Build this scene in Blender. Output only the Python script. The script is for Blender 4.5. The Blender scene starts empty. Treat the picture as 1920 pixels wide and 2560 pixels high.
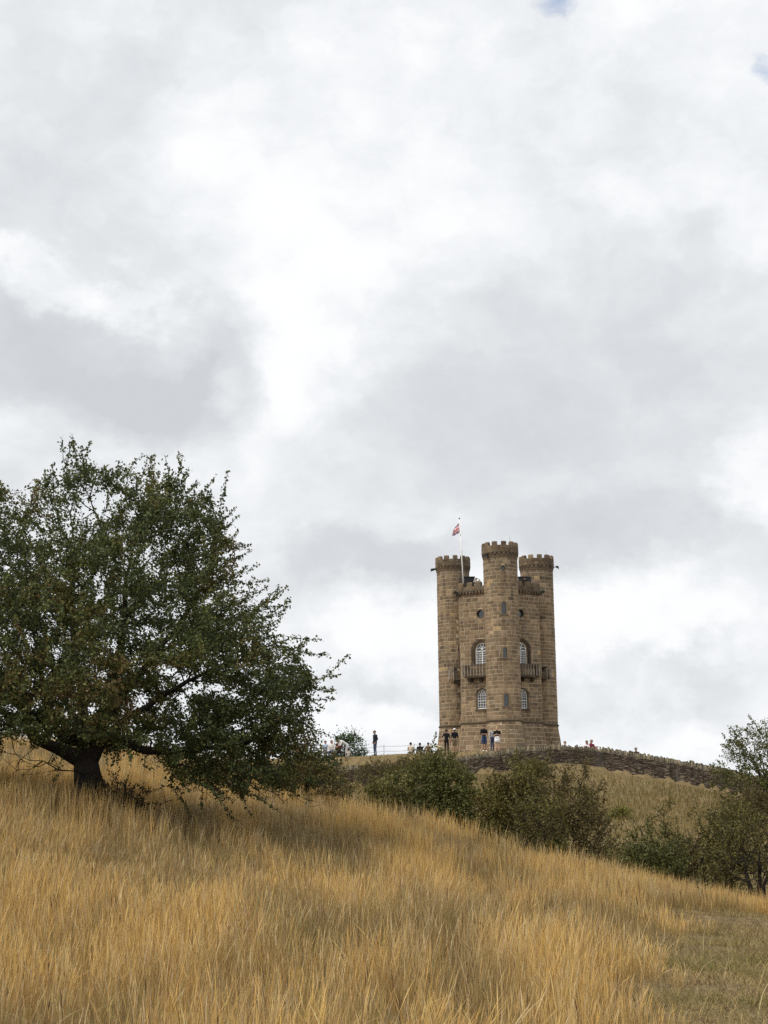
import bpy, bmesh, math, random
import numpy as np
from mathutils import Vector, Matrix
from mathutils.geometry import tessellate_polygon

scene = bpy.context.scene
COL = scene.collection
R = math.radians
rng = np.random.default_rng(7)

# ------------------------------------------------------------------ camera
F_PX, CX, CY = 3700.0, 960.0, 1280.0          # focal length and centre in photo pixels (1920 x 2560)
PITCH, ROLL, EYE = R(11.95), R(0.62), 1.6
_fw = np.array([0, math.cos(PITCH), math.sin(PITCH)])
_up0 = np.array([0, -math.sin(PITCH), math.cos(PITCH)])
_rt0 = np.array([1.0, 0, 0])
_rt = math.cos(ROLL) * _rt0 - math.sin(ROLL) * _up0
_up = math.cos(ROLL) * _up0 + math.sin(ROLL) * _rt0
cam_d = bpy.data.cameras.new('camera')
cam = bpy.data.objects.new('camera', cam_d)
COL.objects.link(cam)
cam_d.sensor_fit = 'VERTICAL'
cam_d.sensor_height = 36.0
cam_d.lens = 36.0 * F_PX / 2560.0
cam_d.clip_start, cam_d.clip_end = 0.1, 3000
M = Matrix(((_rt[0], _up[0], -_fw[0], 0), (_rt[1], _up[1], -_fw[1], 0), (_rt[2], _up[2], -_fw[2], EYE), (0, 0, 0, 1)))
cam.matrix_world = M
scene.camera = cam


def at(u, v, Y):
    """world point at depth Y metres that the photograph shows at pixel (u, v)"""
    d = F_PX * _fw + (u - CX) * _rt - (v - CY) * _up
    return np.array([0, 0, EYE]) + d * (Y / d[1])


def proj(P):
    P = np.atleast_2d(np.asarray(P, float)) - np.array([0, 0, EYE])
    z = P @ _fw
    return np.stack([CX + F_PX * (P @ _rt) / z, CY - F_PX * (P @ _up) / z], 1)


# ------------------------------------------------------------------ world: broken bright overcast
SUN_EL, SUN_AZ = 54.0, -122.0                  # azimuth from +Y towards +X: behind the camera, to the left
world = bpy.data.worlds.new('World')
scene.world = world
world.use_nodes = True
WT = world.node_tree
WT.nodes.clear()


class NB:
    """tiny helper to write node maths"""
    def __init__(s, tree):
        s.t = tree

    def n(s, typ, **kw):
        n = s.t.nodes.new(typ)
        for k, v in kw.items():
            setattr(n, k, v)
        return n

    def _in(s, sock, v):
        if hasattr(v, 'is_output') or isinstance(v, bpy.types.NodeSocket):
            s.t.links.new(v, sock)
        elif v is not None:
            sock.default_value = v

    def m(s, op, a, b=None, c=None, clamp=False):
        n = s.n('ShaderNodeMath', operation=op, use_clamp=clamp)
        s._in(n.inputs[0], a)
        if b is not None: s._in(n.inputs[1], b)
        if c is not None: s._in(n.inputs[2], c)
        return n.outputs[0]

    def noise(s, vec, scale, detail=4, rough=0.5, dist=0.0, lac=2.0, col=False):
        n = s.n('ShaderNodeTexNoise')
        s._in(n.inputs['Vector'], vec)
        n.inputs['Scale'].default_value = scale
        n.inputs['Detail'].default_value = detail
        n.inputs['Roughness'].default_value = rough
        n.inputs['Distortion'].default_value = dist
        n.inputs['Lacunarity'].default_value = lac
        return n.outputs['Color' if col else 'Fac']

    def vm(s, op, a, b=None):
        n = s.n('ShaderNodeVectorMath', operation=op)
        s._in(n.inputs[0], a)
        if b is not None: s._in(n.inputs[1], b)
        return n.outputs[0]

    def ramp(s, fac, stops, interp='LINEAR'):
        n = s.n('ShaderNodeValToRGB')
        n.color_ramp.interpolation = interp
        e = n.color_ramp.elements
        while len(e) < len(stops): e.new(0.5)
        for i, (p, c) in enumerate(stops):
            e[i].position = p
            e[i].color = (*c, 1) if len(c) == 3 else c
        s._in(n.inputs[0], fac)
        return n.outputs[0]

    def mix(s, fac, a, b, mode='MIX'):
        n = s.n('ShaderNodeMix', data_type='RGBA', blend_type=mode)
        s._in(n.inputs[0], fac)
        s._in(n.inputs[6], a if not isinstance(a, tuple) else (*a, 1))
        s._in(n.inputs[7], b if not isinstance(b, tuple) else (*b, 1))
        return n.outputs[2]


def build_sky():
    b = NB(WT)
    tc = b.n('ShaderNodeTexCoord').outputs['Generated']
    sep = b.n('ShaderNodeSeparateXYZ')
    WT.links.new(tc, sep.inputs[0])
    X, Y, Z = sep.outputs
    az = b.m('MULTIPLY', b.m('ARCTAN2', X, Y), 180 / math.pi)
    el = b.m('MULTIPLY', b.m('ARCSINE', Z), 180 / math.pi)
    sv = b.vm('MULTIPLY', tc, (1.0, 1.0, 1.35))
    warp = b.noise(sv, 7.0, 7, 0.62, col=True)
    wv = b.vm('SUBTRACT', warp, (0.5, 0.5, 0.5))
    ws = b.n('ShaderNodeSeparateXYZ')
    WT.links.new(wv, ws.inputs[0])
    azw = b.m('MULTIPLY_ADD', ws.outputs[0], 9.0, az)
    elw = b.m('MULTIPLY_ADD', ws.outputs[2], 9.0, el)
    wv2 = b.vm('ADD', sv, b.vm('MULTIPLY', wv, (0.07, 0.07, 0.07)))
    n1 = b.noise(wv2, 4.0, 6, 0.56)
    n2 = b.noise(wv2, 12.0, 6, 0.58)
    n3 = b.noise(wv2, 34.0, 5, 0.6)
    base = b.m('ADD', b.m('MULTIPLY', n1, 0.46), b.m('MULTIPLY_ADD', n3, 0.18, b.m('MULTIPLY', n2, 0.36)))
    # cloud masses of this sky (photo px u, v, half widths, amount: + grey, - white)
    masses = [(200, 860, 330, 150, .34), (420, 960, 190, 110, .26), (150, 560, 300, 130, .10), (330, 230, 260, 130, .10),
              (120, 690, 240, 50, -.22), (760, 640, 220, 420, -.11), (700, 950, 230, 140, -.06), (560, 320, 140, 160, -.06),
              (1480, 1060, 480, 230, .16), (1560, 1340, 360, 90, .25), (960, 1430, 200, 75, .28), (1620, 760, 330, 170, .13),
              (1160, 1120, 260, 260, .06), (1500, 200, 380, 150, .06), (1120, 250, 160, 300, -.07), (1900, 1220, 90, 120, -.2),
              (1640, 1560, 260, 70, -.17), (1000, 1620, 180, 60, -.14), (1560, 1700, 300, 45, .12), (960, 1770, 200, 40, .12),
              (1650, 1830, 320, 40, -.12), (900, 1850, 220, 50, -.12), (480, 930, 60, 50, -.25)]
    nb = b.noise(b.vm('ADD', sv, b.vm('MULTIPLY', wv, (0.10, 0.10, 0.10))), 9.0, 5, 0.55)
    bil = b.m('ABSOLUTE', b.m('MULTIPLY', b.m('SUBTRACT', nb, 0.5), 2.0))
    tot = b.m('MULTIPLY_ADD', b.m('SUBTRACT', bil, 0.17), -0.28, base)
    for (u, v, hu, hv, amt) in masses:
        d = at(u, v, 1.0) - np.array([0, 0, EYE])
        d /= np.linalg.norm(d)
        a0, e0 = math.degrees(math.atan2(d[0], d[1])), math.degrees(math.asin(d[2]))
        ca, ce = math.degrees(hu / F_PX), math.degrees(hv / F_PX)
        p = b.m('ADD', b.m('POWER', b.m('ABSOLUTE', b.m('MULTIPLY', b.m('SUBTRACT', azw, a0), 1 / ca)), 2.0),
                b.m('POWER', b.m('ABSOLUTE', b.m('MULTIPLY', b.m('SUBTRACT', elw, e0), 1 / ce)), 2.0))
        g = b.m('EXPONENT', b.m('MULTIPLY', b.m('POWER', p, 1.5), -0.8))
        tot = b.m('MULTIPLY_ADD', g, amt, tot)
    cloud = b.ramp(tot, [(0.24, (.775, .785, .79)), (0.38, (.728, .741, .753)), (0.49, (.66, .676, .692)),
                         (0.60, (.592, .609, .628)), (0.74, (.522, .539, .56)), (0.92, (.47, .487, .51))])
    sky = b.n('ShaderNodeTexSky', sky_type='NISHITA', sun_disc=False, sun_elevation=R(SUN_EL), sun_rotation=R(SUN_AZ),
              air_density=1.0, dust_density=0.8, ozone_density=1.2)
    bl = b.vm('MULTIPLY', sky.outputs[0], (0.145, 0.145, 0.145))
    gaps = None
    azs = b.m('MULTIPLY_ADD', ws.outputs[0], 4.0, az)
    els = b.m('MULTIPLY_ADD', ws.outputs[2], 4.0, el)
    for (u, v, hu, hv) in ((1365, -6, 85, 52), (1908, 168, 52, 62)):
        d = at(u, v, 1.0) - np.array([0, 0, EYE])
        d /= np.linalg.norm(d)
        a0, e0 = math.degrees(math.atan2(d[0], d[1])), math.degrees(math.asin(d[2]))
        p = b.m('ADD', b.m('POWER', b.m('MULTIPLY', b.m('SUBTRACT', azs, a0), F_PX * R(1) / hu), 2.0),
                b.m('POWER', b.m('MULTIPLY', b.m('SUBTRACT', els, e0), F_PX * R(1) / hv), 2.0))
        g = b.m('EXPONENT', b.m('MULTIPLY', p, -1.0))
        gaps = g if gaps is None else b.m('ADD', gaps, g)
    gapf = b.m('SUBTRACT', b.m('ADD', gaps, b.m('ADD', b.m('MULTIPLY', b.m('SUBTRACT', n2, 0.5), -1.6), b.m('MULTIPLY', b.m('SUBTRACT', n3, 0.5), -1.6))), 0.45)
    gapf = b.m('MULTIPLY', b.m('MULTIPLY', b.m('MULTIPLY', gapf, 1.6, clamp=True), b.m('MULTIPLY', gaps, 3.0, clamp=True)), 0.62)
    colr = b.mix(gapf, cloud, bl)
    bg = b.n('ShaderNodeBackground')
    WT.links.new(colr, bg.inputs[0])
    bg.inputs[1].default_value = 1.0
    out = b.n('ShaderNodeOutputWorld')
    WT.links.new(bg.outputs[0], out.inputs[0])


build_sky()
world.cycles.sampling_method = 'MANUAL'
world.cycles.sample_map_resolution = 512

sun_d = bpy.data.lights.new('sun', 'SUN')
sun_d.energy = 2.1
sun_d.angle = R(34)
sun_d.color = (1.0, 0.93, 0.82)
sun = bpy.data.objects.new('sun', sun_d)
COL.objects.link(sun)
_sd = Vector((math.sin(R(SUN_AZ)) * math.cos(R(SUN_EL)), math.cos(R(SUN_AZ)) * math.cos(R(SUN_EL)), math.sin(R(SUN_EL))))
sun.rotation_euler = _sd.to_track_quat('Z', 'Y').to_euler()
sun.location = (-20, -20, 40)

scene.view_settings.view_transform = 'Standard'
scene.view_settings.look = 'None'
scene.view_settings.exposure = 0.42
scene.view_settings.gamma = 1.0
scene.view_settings.use_curve_mapping = False
scene.cycles.max_bounces = 6
scene.cycles.diffuse_bounces = 3
scene.cycles.transparent_max_bounces = 6
scene.cycles.use_denoising = False


# ------------------------------------------------------------------ helpers
def tag(o, label=None, cat=None, group=None, kind=None):
    if label: o['label'] = label
    if cat: o['category'] = cat
    if group: o['group'] = group
    if kind: o['kind'] = kind
    return o


def empty(name, loc=(0, 0, 0), rz=0.0):
    o = bpy.data.objects.new(name, None)
    COL.objects.link(o)
    o.location = loc
    o.rotation_euler = (0, 0, rz)
    o.empty_display_size = 0.2
    return o


def mesh_np(name, V, F, col=None, smooth=False, midx=None):
    """mesh from numpy verts and either one (m, k) face array or a list of them"""
    me = bpy.data.meshes.new(name)
    V = np.asarray(V, np.float32).reshape(-1, 3)
    Fs = [np.asarray(f, np.int32) for f in (F if isinstance(F, list) else [F]) if len(f)]
    tot = np.concatenate([np.full(len(f), f.shape[1], np.int32) for f in Fs])
    idx = np.concatenate([f.ravel() for f in Fs])
    me.vertices.add(len(V))
    me.vertices.foreach_set('co', V.ravel())
    me.loops.add(len(idx))
    me.loops.foreach_set('vertex_index', idx)
    me.polygons.add(len(tot))
    me.polygons.foreach_set('loop_start', np.concatenate([[0], np.cumsum(tot)[:-1]]).astype(np.int32))
    me.polygons.foreach_set('loop_total', tot)
    if smooth is True:
        me.polygons.foreach_set('use_smooth', np.ones(len(tot), bool))
    if midx is not None:
        me.polygons.foreach_set('material_index', np.asarray(midx, np.int32))
    me.update(calc_edges=True)
    if col is not None:
        a = me.color_attributes.new('Col', 'FLOAT_COLOR', 'POINT')
        c = np.ones((len(V), 4), np.float32)
        c[:, :3] = col
        a.data.foreach_set('color', c.ravel())
    return me


def obj(name, me, mats=None, parent=None, loc=None):
    o = bpy.data.objects.new(name, me)
    COL.objects.link(o)
    if mats is not None and len(me.materials) == 0:
        for m in (mats if isinstance(mats, (list, tuple)) else [mats]):
            me.materials.append(m)
    if parent is not None:
        o.parent = parent
    if loc is not None:
        o.location = loc
    return o


class MB:
    """mesh builder: collects polygons, then links them as ONE mesh object"""
    def __init__(s):
        s.v, s.f, s.c, s.mi = [], [], [], []
        s.cur = (1, 1, 1)
        s.m = 0

    def add(s, vs, fs):
        k = len(s.v)
        for p in vs:
            s.v.append((float(p[0]), float(p[1]), float(p[2])))
            s.c.append(s.cur)
        for f in fs:
            s.f.append([i + k for i in f])
            s.mi.append(s.m)

    def box(s, c, h, ax=None):
        c = np.asarray(c, float)
        ax = np.eye(3) if ax is None else np.asarray(ax, float)
        vs = [c + ax[0] * h[0] * i + ax[1] * h[1] * j + ax[2] * h[2] * k for i in (-1, 1) for j in (-1, 1) for k in (-1, 1)]
        s.add(vs, [(0, 1, 3, 2), (4, 6, 7, 5), (0, 4, 5, 1), (2, 3, 7, 6), (0, 2, 6, 4), (1, 5, 7, 3)])

    def tube(s, pts, rad, n=8, cap=True):
        pts = [np.asarray(p, float) for p in pts]
        rad = [rad] * len(pts) if np.isscalar(rad) else rad
        rings = []
        prev = None
        for i, p in enumerate(pts):
            d = pts[min(i + 1, len(pts) - 1)] - pts[max(i - 1, 0)]
            d = d / (np.linalg.norm(d) + 1e-9)
            a = prev if prev is not None else (np.array([1.0, 0, 0]) if abs(d[0]) < .9 else np.array([0, 1.0, 0]))
            a = a - d * (a @ d)
            a /= np.linalg.norm(a) + 1e-9
            prev = a
            b = np.cross(d, a)
            rings.append([p + rad[i] * (math.cos(2 * math.pi * k / n) * a + math.sin(2 * math.pi * k / n) * b) for k in range(n)])
        vs = [q for r in rings for q in r]
        fs = [(i * n + k, i * n + (k + 1) % n, (i + 1) * n + (k + 1) % n, (i + 1) * n + k) for i in range(len(pts) - 1) for k in range(n)]
        if cap:
            fs += [tuple(range(n))[::-1], tuple((len(pts) - 1) * n + k for k in range(n))]
        s.add(vs, fs)

    def build(s, name, mats, parent=None, smooth=False):
        me = bpy.data.meshes.new(name)
        me.from_pydata(s.v, [], s.f)
        if len(set(s.mi)) > 1:
            me.polygons.foreach_set('material_index', s.mi)
        a = me.color_attributes.new('Col', 'FLOAT_COLOR', 'POINT')
        c = np.ones((len(s.v), 4), np.float32)
        c[:, :3] = np.array(s.c)
        a.data.foreach_set('color', c.ravel())
        if smooth:
            me.polygons.foreach_set('use_smooth', np.ones(len(s.f), bool))
        me.update()
        return obj(name, me, mats, parent)


def vnoise(P, scale, seed=0, octaves=3):
    """fractal value noise for numpy points (n, 2 or 3), about 0..1"""
    P = np.asarray(P, float)
    if P.shape[1] == 2:
        P = np.c_[P, np.zeros(len(P))]
    out = np.zeros(len(P))
    amp, tot = 1.0, 0.0
    for o in range(octaves):
        Q = P * scale * (2 ** o) + 17.3 * o + seed * 3.7
        I = np.floor(Q).astype(np.int64)
        f = Q - I
        f = f * f * (3 - 2 * f)
        acc = 0
        for dx in (0, 1):
            for dy in (0, 1):
                for dz in (0, 1):
                    h = ((I[:, 0] + dx) * 374761393 + (I[:, 1] + dy) * 668265263 + (I[:, 2] + dz) * 2147483647 + seed * 144665 + o * 9176) & 0xffffffff
                    h = ((h ^ (h >> 13)) * 1274126177) & 0xffffffff
                    h = (h ^ (h >> 16)) / 4294967295.0
                    w = (f[:, 0] if dx else 1 - f[:, 0]) * (f[:, 1] if dy else 1 - f[:, 1]) * (f[:, 2] if dz else 1 - f[:, 2])
                    acc = acc + w * h
        out += acc * amp
        tot += amp
        amp *= 0.5
    return out / tot


# ------------------------------------------------------------------ materials
def new_mat(name):
    m = bpy.data.materials.new(name)
    m.use_nodes = True
    m.node_tree.nodes.clear()
    return m, NB(m.node_tree)


def finish(m, b, shader):
    o = b.n('ShaderNodeOutputMaterial')
    m.node_tree.links.new(shader, o.inputs[0])
    return m


def attr_col(b):
    n = b.n('ShaderNodeAttribute', attribute_name='Col')
    return n.outputs['Color']


def principled(b, col, rough=0.85, spec=0.3, normal=None, **kw):
    p = b.n('ShaderNodeBsdfPrincipled')
    b._in(p.inputs['Base Color'], col if not isinstance(col, tuple) else (*col, 1))
    b._in(p.inputs['Roughness'], rough)
    p.inputs['Specular IOR Level'].default_value = spec
    if normal is not None: b._in(p.inputs['Normal'], normal)
    for k, v in kw.items(): b._in(p.inputs[k], v)
    return p.outputs[0]


def bump(b, h, strength=0.4, dist=0.02):
    n = b.n('ShaderNodeBump')
    n.inputs['Strength'].default_value = strength
    n.inputs['Distance'].default_value = dist
    b._in(n.inputs['Height'], h)
    return n.outputs[0]


def leaf_material(name, trans=0.3, rough=0.6, spec=0.25):
    m, b = new_mat(name)
    c = attr_col(b)
    d = principled(b, c, rough, spec)
    t = b.n('ShaderNodeBsdfTranslucent')
    b._in(t.inputs[0], c)
    mx = b.n('ShaderNodeMixShader')
    mx.inputs[0].default_value = trans
    m.node_tree.links.new(d, mx.inputs[1])
    m.node_tree.links.new(t.outputs[0], mx.inputs[2])
    return finish(m, b, mx.outputs[0])


def noisy_material(name, tint=1.0, scale=8.0, amount=0.35, rough=0.9, spec=0.2, bscale=30.0, bstr=0.4, bdist=0.01, lichen=None):
    """Col attribute x mottled noise, with fine relief"""
    m, b = new_mat(name)
    tc = b.n('ShaderNodeTexCoord').outputs['Object']
    n = b.noise(tc, scale, 5, 0.62)
    f = b.m('MULTIPLY_ADD', b.m('SUBTRACT', n, 0.5), amount * 2.4, tint)
    c = b.mix(1.0, attr_col(b), f, 'MULTIPLY')
    if lichen:
        gs = b.vm('MULTIPLY', tc, (1.0, 1.0, 0.13))
        sn = b.noise(gs, 2.6, 5, 0.65)
        c = b.mix(1.0, c, b.ramp(sn, [(0.32, (.58, .59, .60)), (0.47, (.97, .97, .97)), (0.7, (1.22, 1.2, 1.15))]), 'MULTIPLY')
        ln = b.noise(tc, 2.3, 6, 0.68)
        lf = b.ramp(ln, [(0.52, (0, 0, 0)), (0.66, (1, 1, 1))])
        c = b.mix(b.m('MULTIPLY', lf, lichen[1]), c, lichen[0])
    h = b.noise(tc, bscale, 5, 0.6)
    return finish(m, b, principled(b, c, rough, spec, bump(b, h, bstr, bdist)))


def plain_material(name, col, rough=0.6, spec=0.4, metal=0.0, scale=25.0, amount=0.15):
    m, b = new_mat(name)
    tc = b.n('ShaderNodeTexCoord').outputs['Object']
    n = b.noise(tc, scale, 4, 0.6)
    f = b.m('MULTIPLY_ADD', b.m('SUBTRACT', n, 0.5), amount * 2, 1.0)
    c = b.mix(1.0, col, f, 'MULTIPLY')
    return finish(m, b, principled(b, c, rough, spec, Metallic=metal))


MAT = dict(
    stone=noisy_material('tower_stone', 1.0, 3.2, 0.30, 0.92, 0.15, 22, 0.5, 0.02, lichen=((0.27, 0.235, 0.165), 0.38)),
    mortar=noisy_material('tower_mortar', 1.0, 5.0, 0.22, 0.95, 0.1, 30, 0.4, 0.01),
    trim=noisy_material('dark_weathered_stone', 1.0, 4.0, 0.35, 0.92, 0.15, 25, 0.5, 0.02, lichen=((0.22, 0.21, 0.16), 0.45)),
    drystone=noisy_material('dry_stone', 1.0, 5.0, 0.35, 0.95, 0.1, 30, 0.5, 0.02, lichen=((0.26, 0.24, 0.19), 0.4)),
    bark=noisy_material('bark', 1.0, 9.0, 0.4, 0.95, 0.1, 35, 0.8, 0.02),
    leaf=leaf_material('hawthorn_leaf', 0.27),
    grass=leaf_material('dry_grass', 0.25, 0.75, 0.12),
    white=plain_material('white_paint', (0.8, 0.8, 0.79), 0.5, 0.4),
    black=plain_material('black_metal', (0.012, 0.013, 0.015), 0.45, 0.4),
    lead=plain_material('dark_lead', (0.035, 0.037, 0.04), 0.6, 0.4),
    wire=plain_material('grey_wire', (0.16, 0.16, 0.165), 0.5, 0.5),
    wood=plain_material('weathered_wood', (0.085, 0.05, 0.032), 0.8, 0.3),
)


def glass_material():
    m, b = new_mat('window_glass')
    tc = b.n('ShaderNodeTexCoord').outputs['Object']
    n = b.noise(tc, 3.0, 2, 0.5)
    sh = principled(b, (0.025, 0.032, 0.04), 0.06, 0.8, bump(b, n, 0.12, 0.02), IOR=1.55)
    return finish(m, b, sh)


MAT['glass'] = glass_material()


def ground_material():
    m, b = new_mat('dry_ground')
    g = b.n('ShaderNodeNewGeometry').outputs['Position']
    n1 = b.noise(g, 0.35, 5, 0.6)
    n2 = b.noise(g, 5.0, 5, 0.65)
    n3 = b.noise(g, 40.0, 3, 0.6)
    c = b.ramp(n1, [(0.32, (0.155, 0.135, 0.058)), (0.48, (0.225, 0.175, 0.085)), (0.62, (0.27, 0.205, 0.105)), (0.75, (0.20, 0.165, 0.07))])
    c = b.mix(b.ramp(n2, [(0.35, (1, 1, 1)), (0.6, (0, 0, 0))]), c, (0.14, 0.10, 0.058))
    h = b.m('ADD', n2, b.m('MULTIPLY', n3, 0.4))
    return finish(m, b, principled(b, c, 0.95, 0.1, bump(b, h, 0.8, 0.06)))


MAT['ground'] = ground_material()


# ------------------------------------------------------------------ terrain
def tps_fit(P):
    P = np.asarray(P, float)
    xy, z = P[:, :2] / 50.0, P[:, 2]
    n = len(P)
    d = np.linalg.norm(xy[:, None] - xy[None], axis=2)
    K = np.where(d > 0, d * d * np.log(d + 1e-12), 0) + np.eye(n) * 2e-4
    A = np.zeros((n + 3, n + 3))
    A[:n, :n] = K
    A[:n, n] = 1
    A[:n, n + 1:] = xy
    A[n, :n] = 1
    A[n + 1:, :n] = xy.T
    s = np.linalg.solve(A, np.r_[z, 0, 0, 0])
    return xy, s


def tps_eval(fit, x, y):
    xy, s = fit
    Q = np.c_[np.ravel(x), np.ravel(y)] / 50.0
    out = np.empty(len(Q))
    for i in range(0, len(Q), 20000):
        q = Q[i:i + 20000]
        d = np.linalg.norm(q[:, None] - xy[None], axis=2)
        k = np.where(d > 0, d * d * np.log(d + 1e-12), 0)
        out[i:i + 20000] = k @ s[:-3] + s[-3] + q @ s[-2:]
    return out.reshape(np.shape(x))


GH = 0.36                                         # height of the long grass on the near slope


def gp(u, v, Y, g=GH):
    p = at(u, v, Y)
    return (p[0], p[1], p[2] - g)


LOW = [(0, 0, 0), (-4, 0, .35), (4, 0, -.1), (-10, 0, 1.2), (10, 0, -.4), (-25, 0, 4.0), (25, 0, -1.5), (0, -25, -1), (-25, -25, 3), (25, -25, -2),
       (0, 11, .08), (-3.5, 11, .42), (3.5, 11, -.06), (-9, 11, 1.35), (9, 11, -.4),
       (0, 20, .42), (-6, 20, 1.42), (-12, 20, 2.7), (4.5, 20, .05), (9, 20, -.3), (14, 20, -.7),
       (-5.6, 28, 1.98), (-11, 28, 2.9), (-1.5, 28, 1.15), (2, 28, .6), (6, 28, .05), (10, 28, -.35),
       gp(741, 1956, 42), gp(914, 1996, 38), gp(1060, 2032, 35), gp(1215, 2083, 33), gp(1435, 2152, 31.5), gp(1620, 2189, 31), gp(1920, 2243, 31), gp(2150, 2280, 31),
       gp(0, 1838, 47), gp(300, 1872, 46), gp(540, 1912, 44), gp(-400, 1790, 47), gp(0, 1868, 38, .45), gp(300, 1905, 37), gp(540, 1945, 36), gp(741, 1985, 35),
       # behind the brow, and the hollow
       (-16, 56, 4.0), (-9, 54, 2.6), (-4, 50, 1.2), (0, 44, .1), (3, 41, -.35), (6.5, 40, -.75), (10, 40, -1.2), (16, 42, -1.6),
       (-2, 60, .2), (3, 52, -.9), (8, 50, -1.2), (14, 50, -1.3), (22, 50, -1.4),
       gp(1500, 2105, 62, .3), gp(1700, 2110, 60, .3), gp(1150, 2080, 66, .3), gp(1900, 2120, 58, .3), gp(2200, 2150, 58, .3), gp(950, 2040, 72, .3),
       gp(1500, 2010, 76, .3), gp(1700, 2020, 74, .3), gp(1900, 2040, 72, .3), gp(1300, 2010, 78, .3), gp(2150, 2060, 72, .3),
       # foot of the dry stone wall
       gp(640, 1985, 99, 0), gp(760, 1978, 98, 0), gp(900, 1968, 97, 0), gp(1050, 1950, 96, 0), gp(1225, 1935, 95, 0), gp(1314, 1923, 94.5, 0), gp(1390, 1916, 94, 0), gp(1500, 1924, 94, 0),
       gp(1600, 1941, 93, 0), gp(1700, 1959, 92, 0), gp(1800, 1978, 90.5, 0), gp(1900, 2002, 88.5, 0), gp(2100, 2035, 84, 0),
       (-20, 100, 3.6), (40, 80, 1.0), (-30, 70, 4.5), (40, 50, -2.5), (-40, 45, 7.0), (-60, 100, 4), (70, 80, -3),
       (-300, 0, -5), (300, 0, -25), (0, -300, -20), (-300, 400, -20), (300, 400, -30), (0, 700, -40), (-300, -300, -20), (300, -300, -30)]
UPP = [gp(640, 1900, 101, 0), gp(850, 1897, 102, 0), gp(938, 1889, 106, 0), gp(1040, 1884, 108, 0), gp(1130, 1883, 107, 0), gp(1212, 1879, 101, 0), gp(1243, 1881, 99, 0),
       gp(1310, 1876, 97, 0), gp(1400, 1878, 97, 0), gp(1500, 1888, 97, 0), gp(1600, 1905, 96, 0), gp(1700, 1920, 95, 0), gp(1800, 1938, 93.5, 0), gp(1900, 1962, 91.5, 0), gp(2100, 1998, 87, 0),
       gp(1250, 1889, 128, 0), gp(1100, 1890, 130, 0), gp(1420, 1888, 130, 0), gp(1245, 1892, 143, 0), gp(1060, 1892, 118, 0), gp(900, 1900, 116, 0), gp(1500, 1900, 118, 0),
       gp(900, 1960, 140, 0), gp(1250, 1915, 165, 0), gp(1600, 1960, 140, 0), gp(600, 1930, 112, 0), (-20, 125, 3), (40, 115, 1.5),
       (0, 190, 3), (60, 160, -3), (-60, 160, -2), (-60, 100, 4), (70, 80, -3), (0, 260, -6), (-300, 0, -5), (300, 0, -25), (-300, 400, -25), (300, 400, -30), (0, 700, -45), (0, -300, -20), (0, 0, 0)]
WALL = [at(640, 1921, 99), at(760, 1918, 98.4), at(830, 1916, 97.8), at(920, 1912, 97), at(1050, 1903, 96.2), at(1150, 1891, 95.5), at(1225, 1880, 95), at(1314, 1867, 94.5), at(1390, 1861.5, 94), at(1500, 1868, 94),
        at(1600, 1883, 93), at(1700, 1900, 92), at(1800, 1918, 90.5), at(1900, 1942, 88.5), at(2000, 1966, 86.4), at(2100, 1992, 84)]
WALL = np.array(WALL)                             # top of the wall, coping included
_fl, _fu = tps_fit(LOW), tps_fit(UPP)


def wall_y(x):
    x = np.asarray(x, float)
    y = np.interp(x, WALL[:, 0], WALL[:, 1])
    y = np.where(x < WALL[0, 0], WALL[0, 1] + (WALL[0, 0] - x) * .1, y)
    return np.where(x > WALL[-1, 0], np.maximum(WALL[-1, 1] - (x - WALL[-1, 0]) * .6, 50), y)


def height(x, y):
    x, y = np.asarray(x, float), np.asarray(y, float)
    lo, up = tps_eval(_fl, x, y), tps_eval(_fu, x, y)
    outside = np.maximum(WALL[0, 0] - x, x - WALL[-1, 0])
    w = 0.22 + np.clip(outside, 0, 15)
    t = np.clip((y - wall_y(x)) / w * 0.5 + 0.5, 0, 1)
    t = t * t * (3 - 2 * t)
    z = lo * (1 - t) + up * t
    far = np.clip((np.hypot(x, y - 60) - 45) / 25, 0, 1)
    P = np.c_[x.ravel(), y.ravel()]
    n = (vnoise(P, 0.22, 3, 3).reshape(x.shape) - .5) * 0.22 + (vnoise(P, 1.7, 5, 2).reshape(x.shape) - .5) * 0.06
    return z + n * (1 - 0.6 * t)


def hz(x, y):
    return float(height(np.array([x]), np.array([y]))[0])


def axis_lines(a, f0, f1, b, fine, grow=1.16):
    l = list(np.arange(f0, f1 + 1e-6, fine))
    s, p = fine, f1
    while p < b:
        s *= grow
        p += s
        l.append(min(p, b))
    s, p, pre = fine, f0, []
    while p > a:
        s *= grow
        p -= s
        pre.append(max(p, a))
    return np.array(sorted(set(pre + l)))


def build_ground():
    xs = axis_lines(-420, -16, 30, 420, 0.6)
    ys = axis_lines(-150, 6, 122, 800, 0.55)
    Xg, Yg = np.meshgrid(xs, ys)
    Z = height(Xg, Yg)
    nx, ny = len(xs), len(ys)
    idx = np.arange(nx * ny).reshape(ny, nx)
    F = np.stack([idx[:-1, :-1], idx[:-1, 1:], idx[1:, 1:], idx[1:, :-1]], -1).reshape(-1, 4)
    me = mesh_np('ground', np.c_[Xg.ravel(), Yg.ravel(), Z.ravel()], F, smooth=True)
    o = obj('ground', me, MAT['ground'])
    tag(o, 'dry grassy hillside falling to a hollow and rising to the tower', None, None, 'structure')


build_ground()


# ------------------------------------------------------------------ grass
PAL = np.array([(.66, .42, .138), (.68, .49, .205), (.74, .60, .35), (.45, .28, .13), (.32, .275, .10), (.39, .295, .165)])


def path_edge(y):
    return np.interp(y, [0, 11, 17, 24.3, 26.2, 27.2], [0.2, 1.9, 3.2, 4.7, 6.5, 14])


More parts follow.
